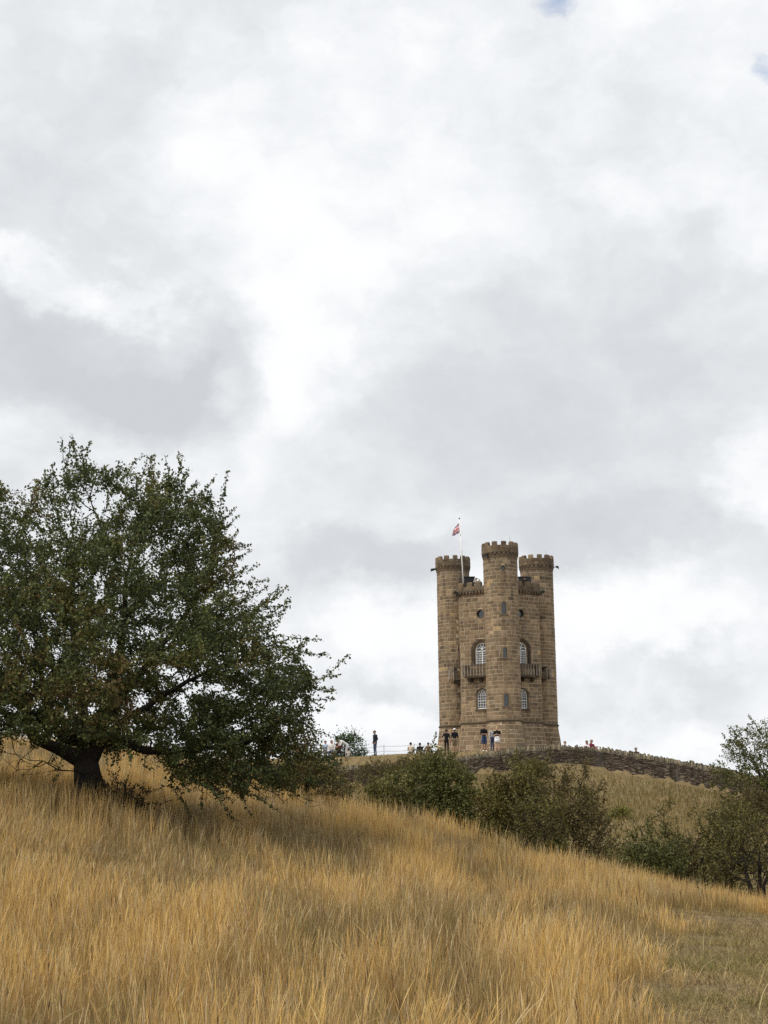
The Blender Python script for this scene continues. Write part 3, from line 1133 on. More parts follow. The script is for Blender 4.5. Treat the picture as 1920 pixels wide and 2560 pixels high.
def turret_core(k):
    S = ST[k]
    mb = MB()
    mb.cur = MORT
    ops = [(b, s + w, w) for b, s, w in LANC] if k == 0 else []
    # angle and height lines aligned with the lights so that they are true openings
    base = [-math.pi * TR * 1.5 + 2 * math.pi * TR * i / 40 for i in range(41)]
    zl = sorted(set([float(z) for z in np.linspace(-.6, Z_ST, 6)] + [Z_ST, Z_TP] + [z for o in ops for z in o[:2]] + ([TZ_OC - .2, TZ_OC + .2] if k == 0 else [])))
    if k == 0:
        for hw in (.25,):
            base = [b for b in base if abs(b - FRONT_S) > hw + .03] + [FRONT_S - hw, FRONT_S + hw]
    base = sorted(base)
    for i in range(len(zl) - 1):
        for j in range(len(base) - 1):
            am, zm = .5 * (base[j] + base[j + 1]), .5 * (zl[i] + zl[i + 1])
            hole = k == 0 and abs(am - FRONT_S) < .24 and (any(o[0] < zm < o[1] for o in ops) or abs(zm - TZ_OC) < .2)
            if hole:
                a0, a1, z0, z1 = base[j], base[j + 1], zl[i], zl[i + 1]
                q = [(a0, z0), (a1, z0), (a1, z1), (a0, z1)]
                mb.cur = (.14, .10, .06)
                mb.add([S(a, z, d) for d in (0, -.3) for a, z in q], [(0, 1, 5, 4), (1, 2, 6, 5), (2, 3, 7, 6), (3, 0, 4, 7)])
                mb.cur = MORT
            else:
                mb.add([S(base[j], zl[i]), S(base[j + 1], zl[i]), S(base[j + 1], zl[i + 1]), S(base[j], zl[i + 1])], [(0, 1, 2, 3)])
    mb.cur = (.10, .078, .055)

    def lathe(prof, n=48):
        pts = [S.c + np.array([r * math.cos(2 * math.pi * i / n), r * math.sin(2 * math.pi * i / n), z]) for r, z in prof for i in range(n)]
        mb.add(pts, [(a * n + i, a * n + (i + 1) % n, (a + 1) * n + (i + 1) % n, (a + 1) * n + i) for a in range(len(prof) - 1) for i in range(n)])
    lathe([(TR, Z_ST - .09), (TR + .10, Z_ST - .07), (TR + .12, Z_ST + .02), (TR + .02, Z_ST + .10)])
    # parapet drum
    RP = TR + .13
    zc = Z_TP + .42
    mb.cur = (.135, .100, .070)
    lathe([(TR + .0, Z_TP - .02), (TR + .05, Z_TP), (TR + .05, zc), (RP, zc + .02), (RP, Z_TC), (RP - .3, Z_TC), (RP - .3, Z_TC - .9), (0.02, Z_TC - .9)])
    o = mb.build('turret', MAT['mortar'], tower)
    # small arched corbels under the parapet
    cb = MB()
    n = 26
    for i in range(n):
        a = 2 * math.pi * i / n
        rd, tg = np.array([math.cos(a), math.sin(a), 0]), np.array([-math.sin(a), math.cos(a), 0])
        cb.cur = tuple(BPAL[trr.choice((0, 1, 4, 5))] * trr.uniform(.7, 1.0))
        w = .105
        prof = [(TR - .02, zc - .30), (TR + .07, zc - .27), (RP - .005, zc - .12), (RP - .005, zc + .015), (TR - .02, zc + .015)]
        vs = [S.c + rd * r + tg * (w * sgn) + np.array([0, 0, z]) for sgn in (-1, 1) for r, z in prof]
        cb.add(vs, [(0, 1, 2, 3, 4), (9, 8, 7, 6, 5)] + [(q, q + 5, (q + 1) % 5 + 5, (q + 1) % 5) for q in range(5)])
    c = cb.build('corbel_table', MAT['stone'], o)
    # merlons, each with a sloped cap
    for i in range(12):
        a0 = 2 * math.pi * (i + .18) / 12 if k else 2 * math.pi * (i + .27) / 12
        mbm = MB()
        da = .285
        col = BPAL[trr.choice((0, 1, 2, 4, 5, 3))] * trr.uniform(.75, 1.1)
        mbm.cur = tuple(col)
        for (ra, rb, z0, z1) in ((RP - .30, RP + .012, Z_TC - .02, Z_TT - .10),):
            vs = []
            for z, ins in ((z0, 0), (z1, 0), (z1 + .10, .07)):
                for q in (-1, 0, 1):
                    th = a0 + q * (da - ins * .4) * .5 * 1.0
                    for r in (ra + ins * 1.0, rb - ins * .5):
                        vs.append(S.c + np.array([r * math.cos(th), r * math.sin(th), z]))
            # order: per level 6 verts (q0 in,out, q1 in,out, q2 in,out)
            f = []
            for lv in (0, 1):
                b0, b1 = lv * 6, lv * 6 + 6
                lp = [0, 1, 3, 5, 4, 2]
                f += [(b0 + lp[i_], b0 + lp[(i_ + 1) % 6], b1 + lp[(i_ + 1) % 6], b1 + lp[i_]) for i_ in range(6)]
            f += [(12, 13, 15, 14), (14, 15, 17, 16)]
            mbm.add(vs, f)
        mbm.build('merlon', MAT['stone'], o)
    # parapet facing blocks
    pf = MB()
    for (z0, z1) in ((zc + .03, zc + .03 + (Z_TC - zc) * .5), (zc + .03 + (Z_TC - zc) * .5, Z_TC)):
        s = 0
        while s < 2 * math.pi * RP - .05:
            w = trr.uniform(.45, .8)
            w = min(w, 2 * math.pi * RP - s)
            pf.cur = tuple(BPAL[trr.choice((0, 1, 4, 5, 5, 2))] * trr.uniform(.7, 1.0))
            P_ = lambda a_, z_, d_: S.c + np.array([(RP + d_) * math.cos(a_ / RP), (RP + d_) * math.sin(a_ / RP), z_])
            v, f = block(P_, s + .012, s + w - .012, z0 + .012, z1 - .012, .018, 3)
            pf.add(v, f)
            s += w
    q = pf.build('parapet_blocks', MAT['stone'], o)
    q['kind'] = 'stuff'
    return o


FACES = [face_core(k) for k in range(6)]
TURRETS = [turret_core(k) for k in range(3)]

# body parapet, roof ------------------------------------------------------
def body_parapet():
    mb = MB()
    zc = Z_BP + .34
    zt = Z_BM - .42
    for k in range(6):
        S = SF[k]
        h = S.half
        mb.cur = (.13, .10, .075)
        ex = lambda d: (h + d * math.tan(R(30)))

        def strip(prof):
            for (za, da), (zb, db) in zip(prof[:-1], prof[1:]):
                mb.add([S.mid + S.t * (-ex(da)) + S.n * da + [0, 0, za], S.mid + S.t * ex(da) + S.n * da + [0, 0, za], S.mid + S.t * ex(db) + S.n * db + [0, 0, zb], S.mid + S.t * (-ex(db)) + S.n * db + [0, 0, zb]], [(0, 1, 2, 3)])
        strip([(Z_BP, 0), (Z_BP, .03), (zc, .03), (zc, .22), (zc + .1, .24), (zc + .14, .18), (zt, .18), (zt, -.12), (ROOF, -.12)])
    par = mb.build('parapet', MAT['trim'], tower)
    cb = MB()
    for k in range(6):
        S = SF[k]
        n = 13
        for i in range(n):
            a = -S.half + (i + .5) * 2 * S.half / n
            if near_turret(S(a, zc)):
                continue
            cb.cur = tuple(BPAL[trr.choice((0, 1, 4, 2))] * trr.uniform(.75, 1.05))
            w = .10
            prof = [(-.02, zc - .33), (.10, zc - .30), (.20, zc - .13), (.20, zc + .01), (-.02, zc + .01)]
            vs = [S.mid + S.t * (a + w * sg) + S.n * d + [0, 0, z] for sg in (-1, 1) for d, z in prof]
            cb.add(vs, [(0, 1, 2, 3, 4), (9, 8, 7, 6, 5)] + [(q, q + 5, (q + 1) % 5 + 5, (q + 1) % 5) for q in range(5)])
    cb.build('corbel_table', MAT['stone'], par)
    for k in range(6):
        S = SF[k]
        pos = (-1.95, -1.02, -.08, .86, 1.75)
        for i, a in enumerate(pos):
            if near_turret(S(a, zc) * np.array([1, 1, 0])):
                continue
            m = MB()
            m.cur = tuple(BPAL[trr.choice((0, 1, 2, 4, 5))] * trr.uniform(.7, 1.0))
            hw = .30
            lv = [(zt - .02, 0), (Z_BM - .12, 0), (Z_BM, .09)]
            vs = [S.mid + S.t * (a + x * (hw - ins * .5)) + S.n * d + [0, 0, z] for z, ins in lv for x, d in ((-1, .19 - ins * .6), (1, .19 - ins * .6), (1, -.13 + ins), (-1, -.13 + ins))]
            f = [(l * 4 + q, l * 4 + (q + 1) % 4, l * 4 + 4 + (q + 1) % 4, l * 4 + 4 + q) for l in (0, 1) for q in range(4)] + [(8, 9, 10, 11)]
            m.add(vs, f)
            m.build('merlon', MAT['stone'], par)
        pf = MB()
        s = -S.half - .05
        while s < S.half:
            w = min(trr.uniform(.5, .9), S.half + .05 - s)
            if not near_turret(S(s + w / 2, zc) * np.array([1, 1, 0])):
                pf.cur = tuple(BPAL[trr.choice((0, 1, 4, 5, 5))] * trr.uniform(.7, 1.0))
                v, f = block(lambda a_, z_, d_: S.mid + S.t * a_ + S.n * (.18 + d_) + [0, 0, z_], s + .012, s + w - .012, zc + .15, zt - .01, .018, 2)
                pf.add(v, f)
            s += w
        if pf.v:
            q = pf.build('parapet_blocks', MAT['stone'], par)
            q['kind'] = 'stuff'
    rf = MB()
    rf.cur = (.06, .06, .062)
    rf.add([corner(k) * .97 + [0, 0, ROOF] for k in range(6)], [(0, 1, 2, 3, 4, 5)])
    rf.build('roof', MAT['trim'], tower)
    # corner gargoyles: crouched beast with a long neck and open mouth
    for k in (1, 3, 5):
        c = corner(k)
        d = c / np.linalg.norm(c)
        t = np.array([-d[1], d[0], 0])
        g = MB()
        g.cur = (.052, .05, .05)
        p0 = c + [0, 0, zc - .08]
        g.tube([p0 - d * .1, p0 + d * .16 + [0, 0, .02], p0 + d * .34 + [0, 0, .10], p0 + d * .48 + [0, 0, .06]], [.20, .21, .12, .10], 8)
        g.tube([p0 + d * .42 + [0, 0, .10], p0 + d * .56 + [0, 0, .10], p0 + d * .68 + [0, 0, .05]], [.12, .13, .06], 8)
        for sg in (-1, 1):
            g.tube([p0 + d * .50 + t * .07 * sg + [0, 0, .18], p0 + d * .46 + t * .10 * sg + [0, 0, .30]], [.045, .01], 6)
            g.tube([p0 + d * .12 + t * .15 * sg, p0 + d * .22 + t * .22 * sg - [0, 0, .14], p0 + d * .14 + t * .2 * sg - [0, 0, .28]], [.08, .07, .05], 6)
        g.build('gargoyle', MAT['trim'], tower, smooth=True)
    return par


body_parapet()


# windows -----------------------------------------------------------------
def big_window(k):
    S = SF[k]
    sill, spr = Z_W1
    w = empty('window')
    w.parent = tower
    w.matrix_parent_inverse = Matrix()
    h = MB()
    h.cur = (.085, .066, .048)
    A, B = arch(BIG + .10, sill - .02, spr, 14), arch(BIG + .34, sill - .02, spr, 14)
    ring_strip(h, S, arch(BIG + .20, sill - .02, spr, 14), B, -.02, .09)
    h.cur = (.125, .095, .066)
    ring_strip(h, S, A, arch(BIG + .21, sill - .02, spr, 14), -.06, .045)
    h.cur = (.30, .225, .145)
    ring_strip(h, S, arch(BIG - .02, sill - .02, spr, 14), arch(BIG + .11, sill - .02, spr, 14), -.3, -.16)
    h.build('surround', MAT['stone'], w)
    f = MB()
    b0 = arch(BIG - .09, sill, spr, 14)
    ring_strip(f, S, b0, arch(BIG, sill, spr, 14), -.27, -.20)
    d0, d1 = -.265, -.21
    sbar(f, S, 0, sill, 0, spr + .28, .085, d0, d1)
    sbar(f, S, -BIG, spr - .10, BIG, spr - .10, .075, d0, d1)
    sbar(f, S, -BIG, sill + .03, BIG, sill + .03, .07, d0, d1)
    hw = (BIG - .05) / 2
    for sg in (-1, 1):                              # two lights with round heads
        L = [(sg * hw + hw * math.cos(t), spr - .10 + hw * .98 * math.sin(t)) for t in np.linspace(0, math.pi, 9)]
        for p, q in zip(L[:-1], L[1:]):
            sbar(f, S, *p, *q, .06, d0, d1)
        for i in range(1, 4):
            x = sg * hw * 2 * i / 4
            sbar(f, S, x, sill, x, spr - .1, .024, -.25, -.22)
    L = [(.16 * math.cos(t), spr + .44 + .16 * math.sin(t)) for t in np.linspace(0, 2 * math.pi, 13)]
    for p, q in zip(L[:-1], L[1:]):
        sbar(f, S, *p, *q, .055, d0, d1)
    for i in range(1, 6):
        z = sill + (spr - .1 - sill) * i / 6
        sbar(f, S, -BIG, z, BIG, z, .024, -.25, -.22)
    f.build('frame', MAT['white'], w)
    g = MB()
    A = arch(BIG - .02, sill, spr, 14)
    g.add([S(a, z, -.28 + .012 * math.sin(a * 9)) for a, z in A], [tuple(range(len(A)))])
    g.build('glass', MAT['glass'], w)


def low_window(k):
    S = SF[k]
    sill, spr = Z_W2
    w = empty('window')
    w.parent = tower
    h = MB()
    h.cur = (.12, .09, .062)
    ring_strip(h, S, arch(LOWW - .01, sill, spr, 12), arch(LOWW + .12, sill, spr, 12), -.03, .035)
    h.cur = (.08, .062, .046)
    ring_strip(h, S, arch(LOWW + .05, spr, spr + .001, 12), arch(LOWW + .13, spr, spr + .001, 12), 0, .06)
    h.build('surround', MAT['stone'], w)
    sl = MB()
    sl.cur = (.11, .085, .06)
    sbox(sl, S, -LOWW - .2, LOWW + .2, sill - .13, sill - .005, -.3, .13)
    sl.build('sill', MAT['stone'], w)
    f = MB()
    d0, d1 = -.2, -.145
    ring_strip(f, S, arch(LOWW - .085, sill, spr, 12), arch(LOWW, sill, spr, 12), -.21, -.13)
    sbox(f, S, -LOWW, LOWW, sill, sill + .09, -.21, -.12)
    iw = LOWW - .06
    for i in (1, 2, 3):
        x = -iw + 2 * iw * i / 4
        sbar(f, S, x, sill, x, spr, .03, d0, d1)
    for i in range(1, 6):
        z = sill + (spr - sill) * i / 5
        sbar(f, S, -iw, z, iw, z, .05 if i == 3 else .03, d0, d1)
    for c_ in (-iw, -iw / 2, 0, iw / 2, iw):        # interlaced arcs in the head
        for sg in (-1, 1):
            L = [(c_ + sg * (iw - iw * math.cos(t)), spr + iw * math.sin(t)) for t in np.linspace(0, 1.35, 7)]
            L = [p for p in L if math.hypot(p[0], (p[1] - spr)) < LOWW - .04]
            for p, q in zip(L[:-1], L[1:]):
                sbar(f, S, *p, *q, .03, d0, d1)
    f.build('frame', MAT['white'], w)
    g = MB()
    A = arch(LOWW - .02, sill, spr, 12)
    g.add([S(a, z, -.215) for a, z in A], [tuple(range(len(A)))])
    g.build('glass', MAT['glass'], w)


def round_window(S, a0, zc, r, name, d=-.2):
    w = empty(name)
    w.parent = tower
    T = [2 * math.pi * i / 20 for i in range(20)]
    C = lambda q: [(q * math.cos(t), zc + q * math.sin(t)) for t in T]
    h = MB()
    h.cur = (.15, .12, .08)
    ring_strip(h, S, C(r), C(r + .12), -.05, .035, a0, True)
    h.build('surround', MAT['stone'], w)
    g = MB()
    g.add([S(a0 + a, z, d) for a, z in C(r + .04)], [tuple(range(20))])
    g.build('glass', MAT['glass'], w)
    f = MB()
    f.cur = (.12, .12, .12)
    ring_strip(f, S, C(r - .03), C(r + .03), d + .01, d + .05, a0, True)
    f.build('frame', MAT['lead'], w)


def lancet(z0, zs, hw):
    S = ST[0]
    w = empty('lancet_window')
    w.parent = tower
    h = MB()
    h.cur = (.20, .15, .095)
    ring_strip(h, S, arch(hw - .035, z0, zs, 10), arch(hw + .13, z0, zs, 10), -.05, .03, FRONT_S)
    h.build('surround', MAT['stone'], w)
    s = MB()
    s.cur = (.13, .10, .075)
    sbox(s, S, FRONT_S - hw - .16, FRONT_S + hw + .16, z0 - .13, z0, -.2, .10)
    s.build('sill', MAT['stone'], w)
    g = MB()
    A = arch(hw + .02, z0, zs + .02, 10)
    g.add([S(FRONT_S + a, z, -.16) for a, z in A], [tuple(range(len(A)))])
    g.build('glass', MAT['glass'], w)


def balcony(k):
    S = SF[k]
    zt, zb = vz(1662.5, 1208, FD) + .03, vz(1694, 1208, FD)
    hw, dp = 1.47, .6
    root = empty('balcony')
    root.parent = tower
    m = MB()
    m.cur = (.088, .07, .054)
    sbox(m, S, -hw - .04, hw + .04, zb - .02, zb + .12, -.02, dp)
    m.build('floor_slab', MAT['trim'], root)
    m = MB()
    m.cur = (.085, .068, .054)
    sbox(m, S, -hw - .14, hw + .14, zt - .12, zt, dp - .24, dp + .08)
    for sg in (-1, 1):
        sbox(m, S, sg * (hw - .02) - .13, sg * (hw - .02) + .13, zt - .118, zt - .004, -.02, dp - .245)
    m.build('hand_rail', MAT['trim'], root)
    for sg in (-1, 1):                               # corner piers
        m = MB()
        m.cur = (.10, .082, .065)
        sbox(m, S, sg * (hw - .12) - .11, sg * (hw - .12) + .11, zb + .12, zt - .12, dp - .24, dp - .02)
        m.build('pier', MAT['trim'], root)

    def baluster(a, d):
        b = MB()
        b.cur = (.25, .215, .175)
        H = zt - .12 - zb - .12
        prof = [(0, .06), (.07, .06), (.12, .04), (.3, .075), (.5, .06), (.75, .034), (.86, .05), (.92, .06), (1, .06)]
        n = 6
        c = S(a, 0, d)
        pts = [c + np.array([r * math.cos(2 * math.pi * i / n), r * math.sin(2 * math.pi * i / n), zb + .12 + H * t]) for t, r in prof for i in range(n)]
        b.add(pts, [(q * n + i, q * n + (i + 1) % n, (q + 1) * n + (i + 1) % n, (q + 1) * n + i) for q in range(len(prof) - 1) for i in range(n)])
        b.build('baluster', MAT['trim'], root, smooth=True)
    for i in range(9):
        baluster(-hw + .36 + (2 * hw - .72) * i / 8, dp - .13)
    for sg in (-1, 1):
        baluster(sg * (hw - .11), .12)
        baluster(sg * (hw - .11), .34)
    for a in (-1.05, 0, 1.05):                       # scrolled brackets
        m = MB()
        m.cur = (.075, .06, .048)
        prof = [(0, -.02), (dp - .12, -.02), (dp - .14, -.12), (.36, -.20), (.22, -.33), (.08, -.38), (0, -.38)]
        n = len(prof)
        vs = [S(a + x, zb + z, d) for x in (-.13, .13) for d, z in prof]
        m.add(vs, [tuple(range(n)), tuple(range(2 * n - 1, n - 1, -1))] + [(i, i + n, (i + 1) % n + n, (i + 1) % n) for i in range(n)])
        m.build('bracket', MAT['trim'], root)


for k in (0, 1, 4, 5):
    big_window(k)
    low_window(k)
    round_window(SF[k], 0, Z_OC, OCR, 'round_window')
    balcony(k)
for L in LANC:
    lancet(*L)
round_window(ST[0], FRONT_S, TZ_OC, .19, 'round_window', -.15)

# ashlar: the 300 that show largest as pieces, the rest joined
order = sorted(range(len(BLOCKS)), key=lambda i: -BLOCKS[i][0])
single = set(order[:300])
rest = MB()
for i, (sc, key, v, f, c) in enumerate(BLOCKS):
    if i in single:
        m = MB()
        m.cur = tuple(c)
        m.add(v, f)
        m.build('stone_block', MAT['stone'], FACES[key[1]] if key[0] == 'face' else TURRETS[key[1]])
    else:
        rest.cur = tuple(c)
        rest.add(v, f)
q = rest.build('ashlar_blocks', MAT['stone'], tower)
q['kind'] = 'stuff'


def spout(name, u, v, Y, d, ln=.55):
    """dark lamp box on a bracket that sticks out under a turret parapet"""
    p = at(u, v, Y) - T_O
    d = np.array(d, float)
    d /= np.linalg.norm(d)
    t = np.cross(d, [0, 0, 1.0])
    m = MB()
    m.cur = (1, 1, 1)
    m.tube([p - d * .15, p + d * .25], .035, 6)
    ax = np.array([d, t, np.cross(t, d)])
    q = p + d * (.05 + ln / 2)
    vs = [q + ax[0] * ln / 2 * i + ax[1] * (.13 if i < 0 else .20) * j + ax[2] * (.06 if i < 0 else .13) * k + np.array([0, 0, -.07 * i]) for i in (-1, 1) for j in (-1, 1) for k in (-1, 1)]
    m.add(vs, [(0, 1, 3, 2), (4, 6, 7, 5), (0, 4, 5, 1), (2, 3, 7, 6), (0, 2, 6, 4), (1, 5, 7, 3)])
    m.build(name, MAT['black'], tower)


_L, _Rr = turret_pos(2) + T_O, turret_pos(1) + T_O
spout('floodlight', 1092, 1424, _L[1], (-1, -.15, 0))
spout('floodlight', 1388, 1418, _Rr[1], (1, -.15, 0), .3)
spout('floodlight', 1218, 1388, T_D0 - 5.9, (-.6, -.8, 0), .3)
# lightning rods on the turrets and a rainwater pipe in the left re-entrant
for k in range(3):
    m = MB()
    c = turret_pos(k)
    m.tube([c + [.9, -.9, Z_TC], c + [.9, -.9, Z_TT + .55]], .012, 5)
    m.build('lightning_rod', MAT['lead'], tower)
m = MB()
pa = ST[2](R(-62) * TR, 0)
m.tube([pa * [1, 1, 0] + [0, 0, 1.2], pa * [1, 1, 0] + [0, 0, Z_TP - .6]] if False else [ST[2](R(-68) * TR, Z_ST + .2, .06), ST[2](R(-68) * TR, Z_TP - .2, .06)], .035, 6)
m.build('rainwater_pipe', MAT['lead'], tower)
# dark roof screens behind the parapet
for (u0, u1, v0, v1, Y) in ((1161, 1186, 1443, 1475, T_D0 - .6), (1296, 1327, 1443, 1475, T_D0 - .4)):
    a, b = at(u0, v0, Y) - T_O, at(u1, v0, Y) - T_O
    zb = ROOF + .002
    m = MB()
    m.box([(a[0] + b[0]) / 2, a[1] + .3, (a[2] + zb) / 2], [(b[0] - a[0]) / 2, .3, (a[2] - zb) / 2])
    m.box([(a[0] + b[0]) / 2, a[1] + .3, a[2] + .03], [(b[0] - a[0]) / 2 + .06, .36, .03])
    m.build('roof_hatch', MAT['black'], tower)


def flag():
    base = at(1158.5, 1459, T_D0 - 1.4) - T_O
    top = at(1148.5, 1298, T_D0 - 1.4) - T_O
    d = (top - base) / np.linalg.norm(top - base)
    foot = base + d * ((ROOF - base[2]) / d[2])
    pole = empty('flagpole', T_O + foot)
    tag(pole, 'slim white flagpole leaning slightly on the tower roof', 'flagpole')
    L = np.linalg.norm(top - foot)
    m = MB()
    m.tube([d * 0, d * L * .5, d * L], [.06, .05, .035], 8)
    m.build('pole', MAT['white'], pole, True)
    m = MB()
    m.tube([d * (L - .01), d * (L + .05), d * (L + .10), d * (L + .15)], [.03, .075, .075, .02], 8)
    m.build('finial', MAT['black'], pole, True)
    m = MB()
    c = d * (L - 1.6)
    m.box(c + [0, -.05, 0], (.02, .03, .08))
    m.build('cleat', MAT['black'], pole)
    # flag hanging limp: the hoist runs down the pole, the fly sags
    P = lambda s, t: np.array([0, 0, 0])
    W_, H_ = 1.35, 1.05
    nx, ny = 40, 24
    hoist0 = d * (L - .28)
    V, C = [], []
    for j in range(ny + 1):
        for i in range(nx + 1):
            a, b = i / nx, j / ny
            xx = -a * W_ * (.42 + .22 * b)
            zz = -b * H_ - a * .62 * (1 - .35 * b)
            yy = .09 * math.sin(a * 9 + b * 2.2) * (.3 + a) + .04 * math.sin(b * 7 + a * 3)
            V.append(hoist0 + d * zz * 1.0 + np.array([xx, yy, 0]))
    mi, F = [], []
    for j in range(ny):
        for i in range(nx):
            F.append((j * (nx + 1) + i, j * (nx + 1) + i + 1, (j + 1) * (nx + 1) + i + 1, (j + 1) * (nx + 1) + i))
            x, y = ((i + .5) / nx - .5) * 60, ((j + .5) / ny - .5) * 30
            k = 0                                    # blue
            dd = lambda x, y: abs(y * 60 - x * 30) / math.hypot(60, 30)
            e = min(dd(x, y), dd(x, -y))
            if e < 3: k = 1
            if e < 1.2: k = 2
            if abs(x) < 5 or abs(y) < 5: k = 1
            if abs(x) < 3 or abs(y) < 3: k = 2
            mi.append(k)
    me = mesh_np('flag', np.array(V), np.array(F), smooth=True, midx=mi)
    fm = [plain_material('flag_blue', (.06, .08, .24), .8, .1), plain_material('flag_white', (.82, .80, .80), .8, .1), plain_material('flag_red', (.62, .10, .12), .8, .1)]
    f = obj('flag', me, fm, None, T_O + foot)
    tag(f, 'small red white and blue crossed flag hanging limp from the flagpole', 'flag')


flag()


# ------------------------------------------------------------------ trees and bushes
BARK = np.array([.034, .029, .024])


def tubes(P0, P1, R0, R1, n, col):
    """one tapered tube per edge"""
    m = len(P0)
    D = P1 - P0
    D = D / (np.linalg.norm(D, axis=1, keepdims=True) + 1e-9)
    ref = np.where(np.abs(D[:, 2:3]) < .9, np.array([[0, 0, 1.0]]), np.array([[1.0, 0, 0]]))
    A = np.cross(D, ref)
    A /= np.linalg.norm(A, axis=1, keepdims=True) + 1e-9
    B = np.cross(D, A)
    th = 2 * np.pi * np.arange(n) / n
    ring = A[:, None] * np.cos(th)[None, :, None] + B[:, None] * np.sin(th)[None, :, None]
    V = np.concatenate([P0[:, None] + ring * R0[:, None, None], P1[:, None] + ring * R1[:, None, None]], 1)
    k = np.arange(m)[:, None, None] * 2 * n
    i = np.arange(n)
    q = np.stack([i, (i + 1) % n, n + (i + 1) % n, n + i], 1)[None]
    return V.reshape(-1, 3), (k + q).reshape(-1, 4), np.repeat(col, 2 * n, 0)


